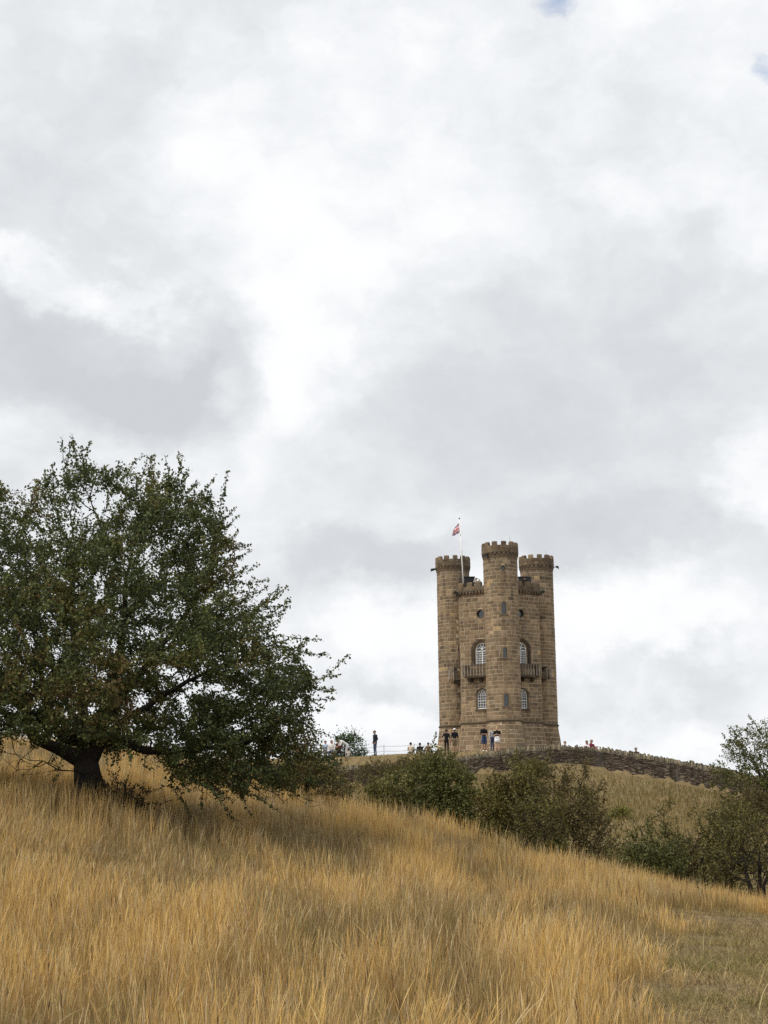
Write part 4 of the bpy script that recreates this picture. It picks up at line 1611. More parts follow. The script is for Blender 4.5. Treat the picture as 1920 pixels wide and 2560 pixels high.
class Tree:
    def __init__(s, seed, kpath=.45, wig=.10, step=.28):
        s.r = np.random.default_rng(seed)
        s.pos, s.par, s.L, s.bare, s.minr = [], [], [], [], []
        s.k, s.wig, s.step = kpath, wig, step

    def node(s, p, par, bare=False, minr=0.0):
        s.pos.append(np.asarray(p, float))
        s.par.append(par)
        s.L.append(0.0 if par < 0 else s.L[par] + np.linalg.norm(s.pos[-1] - s.pos[par]))
        s.bare.append(bare)
        s.minr.append(minr)
        return len(s.pos) - 1

    def limb(s, pts, start=-1, bare=False, r0=0.0, r1=0.0):
        """polyline limb resampled with a little gnarl; start joins it to the nearest existing node"""
        pts = [np.asarray(p, float) for p in pts]
        cur = -1
        if s.pos and start != -2:
            cur = int(np.argmin(np.linalg.norm(np.array(s.pos) - pts[0], axis=1)))
        total = sum(np.linalg.norm(b - a) for a, b in zip(pts[:-1], pts[1:]))
        done = 0.0
        for a, b in zip(pts[:-1], pts[1:]):
            n = max(1, int(np.linalg.norm(b - a) / s.step))
            for i in range(n):
                p = a + (b - a) * (i + (0 if cur < 0 else 1)) / n
                if cur >= 0: p = p + s.r.normal(0, s.wig * s.step * .8, 3)
                done += np.linalg.norm(b - a) / n
                t = done / total
                cur = s.node(p, cur, bare, r1 + (r0 - r1) * (1 - t) ** 1.5)
        return cur

    def fill(s, attr, bare=None):
        P0 = np.array(s.pos)
        d0 = np.min(np.linalg.norm(attr[:, None] - P0[None], axis=2), axis=1)
        order = np.argsort(d0)
        cap = len(s.pos) + len(attr) * 8
        POS = np.zeros((cap, 3))
        LL = np.zeros(cap)
        n = len(s.pos)
        POS[:n] = P0
        LL[:n] = s.L
        for i in order:
            p = attr[i]
            d = np.linalg.norm(POS[:n] - p, axis=1)
            j = int(np.argmin(d + s.k * LL[:n]))
            dist = d[j]
            if dist < .05: continue
            m = max(1, int(dist / s.step + .5))
            a = POS[j]
            par = s.par[j]
            dirp = (a - POS[par]) if par >= 0 else np.array([0, 0, 1.0])
            dirp = dirp / (np.linalg.norm(dirp) + 1e-9)
            ctrl = a + dirp * dist * .35 + s.r.normal(0, s.wig * dist, 3)
            cur = j
            for q in range(1, m + 1):
                t = q / m
                x = (1 - t) ** 2 * a + 2 * t * (1 - t) * ctrl + t * t * p
                if q < m: x = x + s.r.normal(0, s.wig * .35 * s.step, 3)
                cur = s.node(x, cur, bool(bare[i]) if bare is not None else False)
                POS[n] = x
                LL[n] = s.L[cur]
                n += 1

    def radii(s, tip=.0035, e=2.3):
        n = len(s.pos)
        a = np.zeros(n)
        nch = np.zeros(n, int)
        for i in range(n - 1, -1, -1):
            if nch[i] == 0: a[i] = tip ** e
            if s.par[i] >= 0:
                a[s.par[i]] += a[i]
                nch[s.par[i]] += 1
        s.nch = nch
        s.rad = np.maximum(a ** (1 / e), np.array(s.minr))
        return s.rad

    def wood(s, root, o0, mat, rmax=None, cut=.035, color=BARK, grey=.25, rscale=1.0):
        P = np.array(s.pos)
        par = np.array(s.par)
        e = np.where(par >= 0)[0]
        r0, r1 = s.rad[par[e]] * rscale, s.rad[e] * rscale
        r0 = np.minimum(r0, r1 * 1.9)                # side shoots start thin
        if rmax: r0, r1 = np.minimum(r0, rmax), np.minimum(r1, rmax)
        col = np.tile(np.array(color)[None], (len(e), 1)) * s.r.uniform(.7, 1.35, len(e))[:, None]
        thick = r1 > cut
        for nm, sel, n in (('trunk', thick, 10), ('branches', ~thick, 3)):
            if not sel.any(): continue
            V, F, C = tubes(P[par[e]][sel] - o0, P[e][sel] - o0, r0[sel], r1[sel], n, col[sel])
            if nm == 'trunk':
                V = V + (vnoise(V, 5.0, 3, 2)[:, None] - .5) * .05 * np.minimum(1, np.repeat(r1[sel], 2 * n)[:, None] / .1)
            me = mesh_np(nm, V, F, C, smooth=True)
            ob = obj(nm, me, mat, root)
            if nm == 'branches': ob['kind'] = 'stuff'

    def leaves(s, root, o0, per_m, size, palette, pw, rmax=.012, shoots=0, shoot_len=(.35, .8), center=None, patch=.6, pseed=3, dens=None, spread=.05, name='crown', droop=0.0):
        P = np.array(s.pos)
        par = np.array(s.par)
        bare = np.array(s.bare)
        e = np.where((par >= 0) & (s.rad < rmax) & ~bare)[0]
        A, B = [P[par[e]]], [P[e]]
        wv, wf = [], []
        # long arching shoots past the outline
        tips = np.where((s.nch == 0) & ~bare)[0]
        if shoots and len(tips):
            c = center if center is not None else P.mean(0)
            out = P[tips] - c
            out /= np.linalg.norm(out, axis=1, keepdims=True)
            pick = s.r.choice(len(tips), min(shoots, len(tips)), replace=False)
            S0, S1 = [], []
            for q in pick:
                d = out[q] + s.r.normal(0, .5, 3)
                d /= np.linalg.norm(d)
                ln = s.r.uniform(*shoot_len)
                p = P[tips[q]]
                m = 5
                for i in range(m):
                    d2 = d + np.array([0, 0, .10 - droop]) * i * .5 + s.r.normal(0, .14, 3)
                    d2 /= np.linalg.norm(d2)
                    p2 = p + d2 * ln / m
                    S0.append(p)
                    S1.append(p2)
                    p = p2
            S0, S1 = np.array(S0), np.array(S1)
            A.append(S0)
            B.append(S1)
            rr0 = np.full(len(S0), .0055)
            V, F, C = tubes(S0 - o0, S1 - o0, rr0, rr0 * .8, 3, np.tile(BARK, (len(S0), 1)))
            obj('shoots', mesh_np('shoots', V, F, C), MAT['bark'], root)['kind'] = 'stuff'
        nsh = len(A[1]) if len(A) > 1 else 0
        A, B = np.concatenate(A), np.concatenate(B)
        ln = np.linalg.norm(B - A, axis=1)
        mid = (A + B) / 2
        cl = vnoise(mid, 1.3, pseed + 9, 2)
        lam = ln * per_m * np.clip((cl - .5) * 4.2 + 1.0, .15, 2.4)
        if dens is not None: lam = lam * dens(mid)
        sh = np.zeros(len(A), bool)
        if nsh:
            sh[-nsh:] = True
            lam = np.where(sh, ln * max(per_m * .55, 60), lam)
        cnt = s.r.poisson(lam)
        idx = np.repeat(np.arange(len(A)), cnt)
        n = len(idx)
        t = s.r.random(n)[:, None]
        c = A[idx] * (1 - t) + B[idx] * t + s.r.normal(0, 1, (n, 3)) * np.where(sh[idx], .024, spread)[:, None] * (size / .055)
        a = s.r.normal(0, 1, (n, 3))
        a /= np.linalg.norm(a, axis=1, keepdims=True)
        b = np.cross(a, s.r.normal(0, 1, (n, 3)))
        b /= np.linalg.norm(b, axis=1, keepdims=True) + 1e-9
        l = s.r.uniform(.65, 1.25, n)[:, None] * size
        V = np.stack([c - a * l * .5, c + b * l * .36 + a * l * .08, c + a * l * .5, c - b * l * .36 + a * l * .08], 1) - o0
        F = np.arange(n)[:, None] * 4 + np.arange(4)[None]
        pn = vnoise(c, .75, pseed, 3)
        pn2 = vnoise(c, 2.6, pseed + 2, 2)
        x = (pn - .5) * patch * 3.4 + (pn2 - .5) * patch * 1.6 + s.r.normal(0, .22, n)
        pal = np.array(palette)
        cw = np.cumsum(pw) / np.sum(pw)
        q = .5 + x * .5
        k = np.clip(np.searchsorted(cw, np.clip(q, 0, .999)), 0, len(pal) - 1)
        col = pal[k] * s.r.uniform(.55, 1.45, n)[:, None]
        me = mesh_np(name, V.reshape(-1, 3), F, np.repeat(col, 4, 0))
        obj(name, me, MAT['leaf'], root)
        return n


def env_points(r, n, inside, box, gap=None, seed=0, gscale=.8):
    """random points in a box kept where inside() > random and the clump noise allows"""
    out = []
    tot = 0
    while tot < n:
        P = np.c_[[r.uniform(a, b, n * 3) for a, b in box]].T
        w = inside(P)
        keep = r.random(len(P)) < w
        P = P[keep]
        if gap is not None:
            P = P[vnoise(P, gscale, seed, 2) > gap]
        out.append(P)
        tot += len(P)
        if len(out) > 40: break
    return np.concatenate(out)[:n]


NLEAF = {}


def hawthorn():
    """the big tree on the near slope"""
    Y0 = 28.0
    q = lambda u, v, dy=0.0: at(u, v, Y0 + dy)
    b = q(222, 1975)
    b[2] = hz(b[0], b[1]) - .1
    root = empty('hawthorn_tree', b)
    tag(root, 'large old hawthorn tree with a dense wide crown on the near grassy slope', 'tree')
    t = Tree(3, kpath=.28, wig=.13, step=.26)
    t.limb([b - [0, 0, .2], b + [0, 0, .12], q(222, 1900), q(226, 1850)], r0=.37, r1=.21)
    t.limb([q(215, 1890), q(150, 1868), q(88, 1848), q(45, 1800), q(-40, 1760), q(-160, 1700)], r0=.135, r1=.02)
    t.limb([q(205, 1860), q(140, 1822, .3), q(108, 1720, .4), q(96, 1600, .5), q(60, 1420, .6)], r0=.12, r1=.012)
    t.limb([q(222, 1850), q(205, 1740, .4), q(182, 1600, .5), q(176, 1440, .7), q(180, 1250, .8)], r0=.11, r1=.012)
    t.limb([q(226, 1850), q(262, 1760, -.3), q(300, 1620, -.5), q(320, 1440, -.7), q(360, 1230, -.8)], r0=.13, r1=.012)
    t.limb([q(235, 1850), q(320, 1720, .3), q(420, 1600, .6), q(520, 1450, .8), q(560, 1300, 1)], r0=.11, r1=.012)
    t.limb([q(240, 1862), q(330, 1790, -.4), q(470, 1700, -.7), q(610, 1640, -.9), q(720, 1600, -1)], r0=.10, r1=.012)
    t.limb([q(250, 1885), q(300, 1848), q(350, 1872), q(430, 1882), q(560, 1866), q(690, 1840), q(780, 1840)], r0=.11, r1=.012)
    t.limb([q(225, 1860), q(240, 1810, -.9), q(260, 1750, -1.8), q(330, 1700, -2.6)], r0=.10, r1=.012)
    t.limb([q(215, 1860), q(190, 1800, .9), q(150, 1740, 1.8), q(120, 1640, 2.6)], r0=.10, r1=.012)
    t.limb([q(215, 1860), q(120, 1810, -1.), q(20, 1740, -1.9), q(-60, 1650, -2.3)], r0=.11, r1=.012)
    # crown envelope, radius against height
    cx, cy = b[0], b[1]
    zz = np.array([.15, .5, 1., 2., 3., 4., 4.95, 5.55, 6.05, 6.3])
    rr_ = np.array([3.5, 3.95, 4.25, 4.3, 3.75, 2.85, 2.35, 2.05, 1.6, 0.7])
    rl_ = np.array([2.0, 3.2, 4.0, 4.6, 4.4, 4.0, 3.4, 2.8, 2.0, 0.8])

    def inside(P):
        z = P[:, 2] - b[2] - .25
        dx, dy = P[:, 0] - cx - .1, (P[:, 1] - cy) * 1.22
        rho = np.hypot(dx, dy)
        th = np.arctan2(dy, dx)
        lump = 1 + .16 * (vnoise(np.c_[np.cos(th) * 1.6, np.sin(th) * 1.6, z * .55], 1.0, 77, 2) - .5) * 2
        f = .5 + .5 * np.cos(th)
        rad = (np.interp(z, zz, rr_) * f + np.interp(z, zz, rl_) * (1 - f)) * lump
        x = rho / np.maximum(rad, .01)
        w = np.where((x < 1) & (z > .12) & (z < 6.3), .16 + .84 * x ** 2.2, 0)
        # open below the crown near the stem and to the left
        under = (z < 1.05 - .2 * f) & (rho < 1.1 + 1.5 * (1 - f))
        low_left = (z < 1.0) & (dx < .5)
        low_right = (z < .6) & (dx < 1.3)
        low_front = (z < .95) & (dy < -1.0) & (dx < 1.8)
        return np.where(under | low_left | low_right | low_front, 0, w)
    box = ((cx - 5, cx + 5), (cy - 4.2, cy + 4.2), (b[2], b[2] + 7.4))
    A = env_points(t.r, 5800, inside, box, .44, 13, 1.05)
    t.fill(A)
    # bare drooping twigs under the right hand skirt
    D = []
    for (u0, v0, u1, v1, dy) in ((440, 1890, 520, 1975, -.4), (520, 1880, 600, 1960, -.6), (560, 1890, 720, 2008, -.8), (480, 1895, 560, 1985, -.2), (640, 1880, 700, 1960, .2), (610, 1900, 660, 1990, -.5), (20, 1830, 60, 1910, -.6), (60, 1850, 40, 1930, -.9), (110, 1860, 150, 1920, -.5)):
        t.limb([q(u0, v0, dy), q((u0 + u1) / 2 - 6, (v0 + v1) / 2 + 14, dy), q(u1, v1, dy)], bare=True, r0=.018, r1=.006)
        tip = q(u1, v1, dy)
        D += [tip + t.r.normal(0, .22, 3) * [1, 1, .5] for _ in range(7)]
        m = q((u0 + u1) / 2, (v0 + v1) / 2, dy)
        D += [m + t.r.normal(0, .25, 3) * [1, 1, .6] for _ in range(7)]
    D = np.array(D)
    D[:, 2] = np.maximum(D[:, 2], height(D[:, 0], D[:, 1]) + .18)
    t.fill(D, np.ones(len(D), bool))
    t.radii(.0042, 2.25)
    t.wood(root, b, MAT['bark'], .46)
    pal = [(.160, .150, .045), (.098, .118, .038), (.064, .086, .031), (.080, .102, .035), (.138, .145, .042), (.152, .118, .044), (.150, .098, .045), (.178, .124, .055)]
    NLEAF['haw'] = t.leaves(root, b, 165, .058, pal, [.08, .14, .2, .18, .14, .11, .09, .06], rmax=.0135, shoots=760, shoot_len=(.3, 1.05), center=b + np.array([0, 0, 2.6]), spread=.055)


def bush(name, label, u, v0, Y, w, h, dp, n, per_m, size, pal, pw, seed, stems=6, bare=.15, base=None, shoots=60, flat=.25, gap=.40, rad=None, kp=.35, group=None, lean=0.0, cat='bush', clear=0.0, rs=1.0):
    """a thorn bush: several stems from one stool, dome-shaped crown"""
    b = at(u, v0, Y)
    b[2] = hz(b[0], b[1]) - .08 if base is None else base
    w = w * Y / F_PX
    h = float(at(u, h, Y)[2]) - b[2]
    dp = w * dp
    root = empty(name, b)
    tag(root, label, cat, group)
    t = Tree(seed, kpath=kp, wig=.13, step=.24)
    t.node(b, -1, False, .02)
    for i in range(stems):
        a = 2 * math.pi * (i + t.r.uniform(-.3, .3)) / stems
        sp = t.r.uniform(.25, .6)
        e = b + np.array([math.cos(a) * w * sp + lean * h, math.sin(a) * dp * sp, h * t.r.uniform(.55, .85)])
        m = b + np.array([math.cos(a) * w * sp * .35, math.sin(a) * dp * sp * .35, h * t.r.uniform(.25, .4)])
        t.limb([b, m, e], r0=(rad or .035), r1=.012)

    def inside(P):
        x, y, z = (P[:, 0] - b[0] - lean * (P[:, 2] - b[2])) / w, (P[:, 1] - b[1]) / dp, (P[:, 2] - b[2] - h * flat) / (h * (1 - flat))
        zl = np.where(z < 0, z * (1 - flat) / flat * .8, z)
        lump = .86 + .34 * vnoise(np.c_[x * 1.7, y * 1.7, z * 1.7], 1.0, seed + 5, 2)
        d = np.sqrt(x * x + y * y + zl * zl) / lump
        return np.where((d < 1) & (P[:, 2] > b[2] + .1 + clear * h), .35 + .65 * d, 0)
    A = env_points(t.r, n, inside, ((b[0] - w * 1.3 - abs(lean) * h, b[0] + w * 1.3 + abs(lean) * h), (b[1] - dp * 1.2, b[1] + dp * 1.2), (b[2], b[2] + h * 1.25)), gap, seed + 2, 1.3)
    t.fill(A, t.r.random(len(A)) < bare)
    t.radii(.0045, 2.3)
    t.wood(root, b, MAT['bark'], rad or .06, cut=.03, color=BARK * 1.15, rscale=rs)
    NLEAF[name] = NLEAF.get(name, 0) + t.leaves(root, b, per_m * 1.45, size, pal, pw, rmax=.02, shoots=shoots, shoot_len=(.25, .6), center=b + np.array([0, 0, h * .35]), pseed=seed, spread=.06)
    return root


hawthorn()
OLIVE = [(.092, .084, .024), (.112, .102, .028), (.134, .119, .032), (.14, .108, .037), (.118, .082, .036)]
GREEN = [(.068, .075, .022), (.088, .094, .026), (.108, .11, .029), (.132, .124, .033), (.118, .092, .036)]
BROWN = [(.102, .08, .031), (.126, .094, .036), (.11, .094, .03), (.138, .10, .043), (.114, .078, .041)]
LW = [.22, .26, .24, .16, .12]
bush('thorn_bush', 'low sprawling olive thorn bush at the right foot of the large hawthorn', 752, 1990, 37, 100, 1896, .9, 1000, 95, .062, OLIVE, LW, 21, shoots=110)
bush('thorn_bush', 'brownish half bare thorn bush between the large hawthorn and the wall', 845, 2010, 45, 75, 1912, 1, 420, 50, .06, BROWN, LW, 22, bare=.4, shoots=60)
bush('thorn_bush', 'broad dense green thorn bush in front of the tower', 1085, 2100, 46, 172, 1870, .8, 2200, 115, .08, GREEN, LW, 23, stems=8, shoots=170)
bush('thorn_bush', 'small green thorn bush filling the gap beside the broad bush', 975, 2080, 43, 85, 1940, 1, 620, 85, .072, OLIVE, LW, 24, shoots=70)
bush('thorn_bush', 'yellowish green thorn bush right of the broad bush', 1280, 2130, 43.5, 122, 1896, .9, 1350, 105, .076, OLIVE, LW, 25, shoots=110)
bush('thorn_bush', 'twiggy brown half bare thorn bush on the hollow edge', 1425, 2160, 41.5, 112, 1890, .9, 1500, 80, .064, BROWN, LW, 26, bare=.42, shoots=170, kp=.25)
bush('thorn_bush', 'small low leafy bush beneath the twiggy brown bush', 1345, 2140, 39.5, 100, 2000, .9, 620, 80, .066, OLIVE, LW, 27, shoots=60)
bush('thorn_bush', 'wide grey green thorn bush with dark stems right of the hollow', 1715, 2235, 37.5, 182, 2012, .9, 1500, 60, .06, OLIVE, LW, 28, stems=9, shoots=170, rad=.05, bare=.2)
bush('thorn_bush', 'low dark green bush at the left foot of the wide thorn bush', 1625, 2215, 36, 118, 2100, .9, 800, 90, .062, GREEN, LW, 29, shoots=60)
bush('thorn_tree', 'thin trunked thorn tree with open crown by the right edge', 1895, 2260, 35.5, 115, 2040, 1, 750, 34, .056, OLIVE, LW, 30, stems=3, shoots=130, rad=.085, clear=.34, flat=.5, cat='tree', kp=.2, rs=1.3)
bush('thorn_tree', 'slender leaning thorn stem between the wide bush and the open crowned tree', 1818, 2245, 38, 70, 2010, 1, 320, 42, .058, OLIVE, LW, 36, stems=2, shoots=60, rad=.06, clear=.4, flat=.5, cat='tree', kp=.2, lean=.12, rs=1.3)
bush('thorn_tree', 'dark thorn tree at the right end of the dry stone wall', 1925, 1985, 78, 140, 1796, .9, 1100, 32, .105, GREEN, LW, 31, stems=7, shoots=230, rad=.12, gap=.45, cat='tree', rs=1.4)
bush('low_shrub', 'dark tangle of shrub below the tree at the right end of the wall', 1885, 2010, 70, 85, 1976, .8, 420, 70, .085, BROWN, LW, 32, shoots=80, bare=.2)
bush('low_shrub', 'brown dry shrub growing over the wall near the lone standing man', 985, 1940, 93, 95, 1893, .6, 520, 50, .09, BROWN, LW, 33, shoots=90, bare=.3)
bush('low_shrub', 'thin shrub at the wall foot beyond the broad bush', 1085, 1930, 91, 70, 1878, .7, 380, 50, .085, OLIVE, LW, 34, shoots=60, bare=.2)
bush('low_shrub', 'low olive shrub on the hill below the wall by the tower foot', 1330, 1950, 89, 48, 1895, .8, 260, 60, .09, OLIVE, LW, 35, shoots=40)
YG = [(.17, .17, .035), (.14, .15, .034), (.19, .175, .04), (.11, .115, .03), (.15, .13, .035)]
bush('leafy_weed', 'bright yellow green weed clump on the hill right of the twiggy bush', 1475, 2000, 70, 30, 1972, .7, 160, 70, .07, YG, LW, 37, shoots=20, cat='plant')
bush('leafy_weed', 'pale yellow green weed patch beneath the stone wall', 1540, 2012, 72, 40, 2012, .6, 160, 60, .07, YG, LW, 38, shoots=15, cat='plant')
bush('sapling', 'small brown leaved thorn sapling right beside the hawthorn trunk', 310, 1965, 27.2, 52, 1890, .8, 150, 60, .045, [(.05, .03, .016), (.06, .04, .02), (.045, .04, .016), (.07, .04, .022), (.05, .03, .02)], LW, 39, stems=4, shoots=35, bare=.2, rad=.012, cat='sapling')


def far_tree():
    b = at(868, 1930, 135)
    b[2] = hz(b[0], b[1]) - .1
    root = empty('broadleaf_tree', b)
    tag(root, 'rounded green tree behind the seated group beyond the lawn', 'tree')
    t = Tree(51, .4, .1, .5)
    top = at(862, 1837, 135)[2]
    H = top - b[2]
    t.limb([b, b + [0, 0, H * .45], b + [-.2, 0, H * .8]], r0=.22, r1=.06)

    def inside(P):
        d = np.sqrt(((P[:, 0] - b[0] - (.02 if False else 0)) / 1.55) ** 2 + ((P[:, 1] - b[1]) / 1.5) ** 2 + ((P[:, 2] - b[2] - H * .55) / (H * .47)) ** 2)
        return np.where(d / (.85 + .3 * vnoise(P, .9, 4, 2)) < 1, .4 + .6 * d, 0)
    A = env_points(t.r, 420, inside, ((b[0] - 2.2, b[0] + 2.2), (b[1] - 2.2, b[1] + 2.2), (b[2], b[2] + H * 1.1)), .38, 6, .8)
    t.fill(A)
    t.radii(.008)
    t.wood(root, b, MAT['bark'], .25)
    t.leaves(root, b, 60, .15, [(.035, .065, .022), (.045, .085, .026), (.06, .10, .03)], [.3, .4, .3], rmax=.05, shoots=60, spread=.13, shoot_len=(.2, .4))


far_tree()


def count_tris():
    n = 0
    for m in bpy.data.meshes:
        t = np.zeros(len(m.polygons), np.int32)
        m.polygons.foreach_get('loop_total', t)
        n += int((t - 2).sum()) * 1
        if len(t) > 30000: print('MESH', m.name, int((t - 2).sum()))
    print('TRIS', n, NLEAF)


# ------------------------------------------------------------------ people
_matc = {}


def cloth(col, rough=.85):
    k = tuple(round(c, 3) for c in col)
    if k not in _matc:
        _matc[k] = plain_material('cloth', col, rough, .15, 0, 14, .12)
    return _matc[k]


SKIN = (.44, .25, .17)


def capsule(mb, A, B, ra, rb, ax=None, n=10, flat=1.0):
    """tapered capsule; flat squeezes it front to back"""
    A, B = np.asarray(A, float), np.asarray(B, float)
    d = B - A
    L = np.linalg.norm(d)
    d = d / (L + 1e-9)
    a = np.array([1.0, 0, 0]) if ax is None else np.asarray(ax, float)
    if abs(a @ d) > .9: a = np.array([0, 1.0, 0])
    a = a - d * (a @ d)
    a /= np.linalg.norm(a)
    b = np.cross(d, a) * flat
    rings = []
    for t in (-.97, -.7, -.35, 0):
        rings.append((A + d * ra * t, ra * math.sqrt(1 - t * t)))
    for t in (0, .35, .7, .97):
        rings.append((B + d * rb * t, rb * math.sqrt(1 - t * t)))
    vs = [c + r * (math.cos(2 * math.pi * k / n) * a + math.sin(2 * math.pi * k / n) * b) for c, r in rings for k in range(n)]
    m = len(rings)
    fs = [(i * n + k, i * n + (k + 1) % n, (i + 1) * n + (k + 1) % n, (i + 1) * n + k) for i in range(m - 1) for k in range(n)]
    fs += [tuple(range(n))[::-1], tuple((m - 1) * n + k for k in range(n))]
    mb.add(vs, fs)


BASE = dict(pel=(0, 0, .95), wai=(0, 0, 1.10), che=(0, -.01, 1.30), nec=(0, 0, 1.46), hea=(0, -.02, 1.63),
            shL=(.185, 0, 1.40), shR=(-.185, 0, 1.40), elL=(.245, .03, 1.12), elR=(-.245, .03, 1.12), wrL=(.25, -.05, .87), wrR=(-.25, -.05, .87),
            hiL=(.095, 0, .92), hiR=(-.095, 0, .92), knL=(.10, -.02, .50), knR=(-.10, -.02, .50), anL=(.11, .02, .08), anR=(-.11, .02, .08))


def shift(P, keys, d):
    for k in keys:
        P[k] = tuple(np.array(P[k]) + np.array(d))


UPPER = ('wai', 'che', 'nec', 'hea', 'shL', 'shR', 'elL', 'elR', 'wrL', 'wrR')


def pose(kind):
    P = dict(BASE)
    if kind == 'phone':
        P.update(elL=(.255, -.02, 1.14), elR=(-.255, -.02, 1.14), wrL=(.06, -.27, 1.20), wrR=(-.06, -.27, 1.20), hea=(0, -.06, 1.62))
    elif kind == 'side_phone':
        P.update(elL=(.25, -.04, 1.13), elR=(-.25, -.04, 1.13), wrL=(.14, -.30, 1.16), wrR=(-.05, -.26, 1.14), hea=(.01, -.07, 1.61))
    elif kind == 'pocket':
        P.update(elL=(.25, .06, 1.14), elR=(-.25, .06, 1.14), wrL=(.19, -.08, .93), wrR=(-.19, -.08, .93), hea=(0, -.05, 1.63))
    elif kind == 'arm_round':
        P.update(elL=(.33, -.05, 1.22), wrL=(.42, -.10, 1.05), knR=(-.1, .0, .5))
    elif kind == 'peer':
        P.update(elL=(.40, -.10, 1.52), wrL=(.16, -.17, 1.64), elR=(-.30, -.20, 1.30), wrR=(-.10, -.2, 1.60))
    elif kind == 'lean':
        shift(P, UPPER, (.0, -.10, -.02))
        shift(P, ('nec', 'hea', 'shL', 'shR', 'che'), (.12, -.12, -.02))
        P.update(elL=(.42, -.35, 1.18), wrL=(.30, -.55, 1.25), elR=(-.10, -.35, 1.15), wrR=(-.02, -.55, 1.22))
    elif kind == 'ground':
        shift(P, UPPER + ('pel', 'hiL', 'hiR'), (0, 0, -.83))
        P.update(knL=(.16, -.36, .46), knR=(-.16, -.36, .46), anL=(.13, -.56, .08), anR=(-.13, -.56, .08), elL=(.26, -.12, .34), elR=(-.26, -.12, .34), wrL=(.13, -.34, .47), wrR=(-.13, -.34, .47))
    elif kind == 'ground_turn':
        shift(P, UPPER + ('pel', 'hiL', 'hiR'), (0, 0, -.83))
        P.update(knL=(.16, -.40, .30), knR=(-.16, -.36, .46), anL=(.1, -.75, .08), anR=(-.13, -.56, .08), elL=(.30, -.1, .32), elR=(-.26, -.12, .34), wrL=(.36, -.3, .42), wrR=(-.0, -.32, .40), hea=(.06, -.05, .79))
    elif kind == 'bench':
        shift(P, UPPER + ('pel', 'hiL', 'hiR'), (0, 0, -.42))
        P.update(knL=(.12, -.44, .50), knR=(-.12, -.44, .50), anL=(.12, -.40, .08), anR=(-.12, -.40, .08), elL=(.25, -.08, .72), elR=(-.25, -.08, .72), wrL=(.07, -.30, .70), wrR=(-.07, -.30, .70))
    elif kind == 'bend':
        P.update(wai=(0, -.12, 1.04), che=(0, -.30, 1.13), nec=(0, -.46, 1.20), hea=(0, -.62, 1.20), shL=(.18, -.40, 1.16), shR=(-.18, -.40, 1.16), elL=(.2, -.50, .90), elR=(-.2, -.50, .90), wrL=(.1, -.66, .80), wrR=(-.1, -.66, .80), pel=(0, .05, .93), hiL=(.095, .05, .90), hiR=(-.095, .05, .90))
    return P


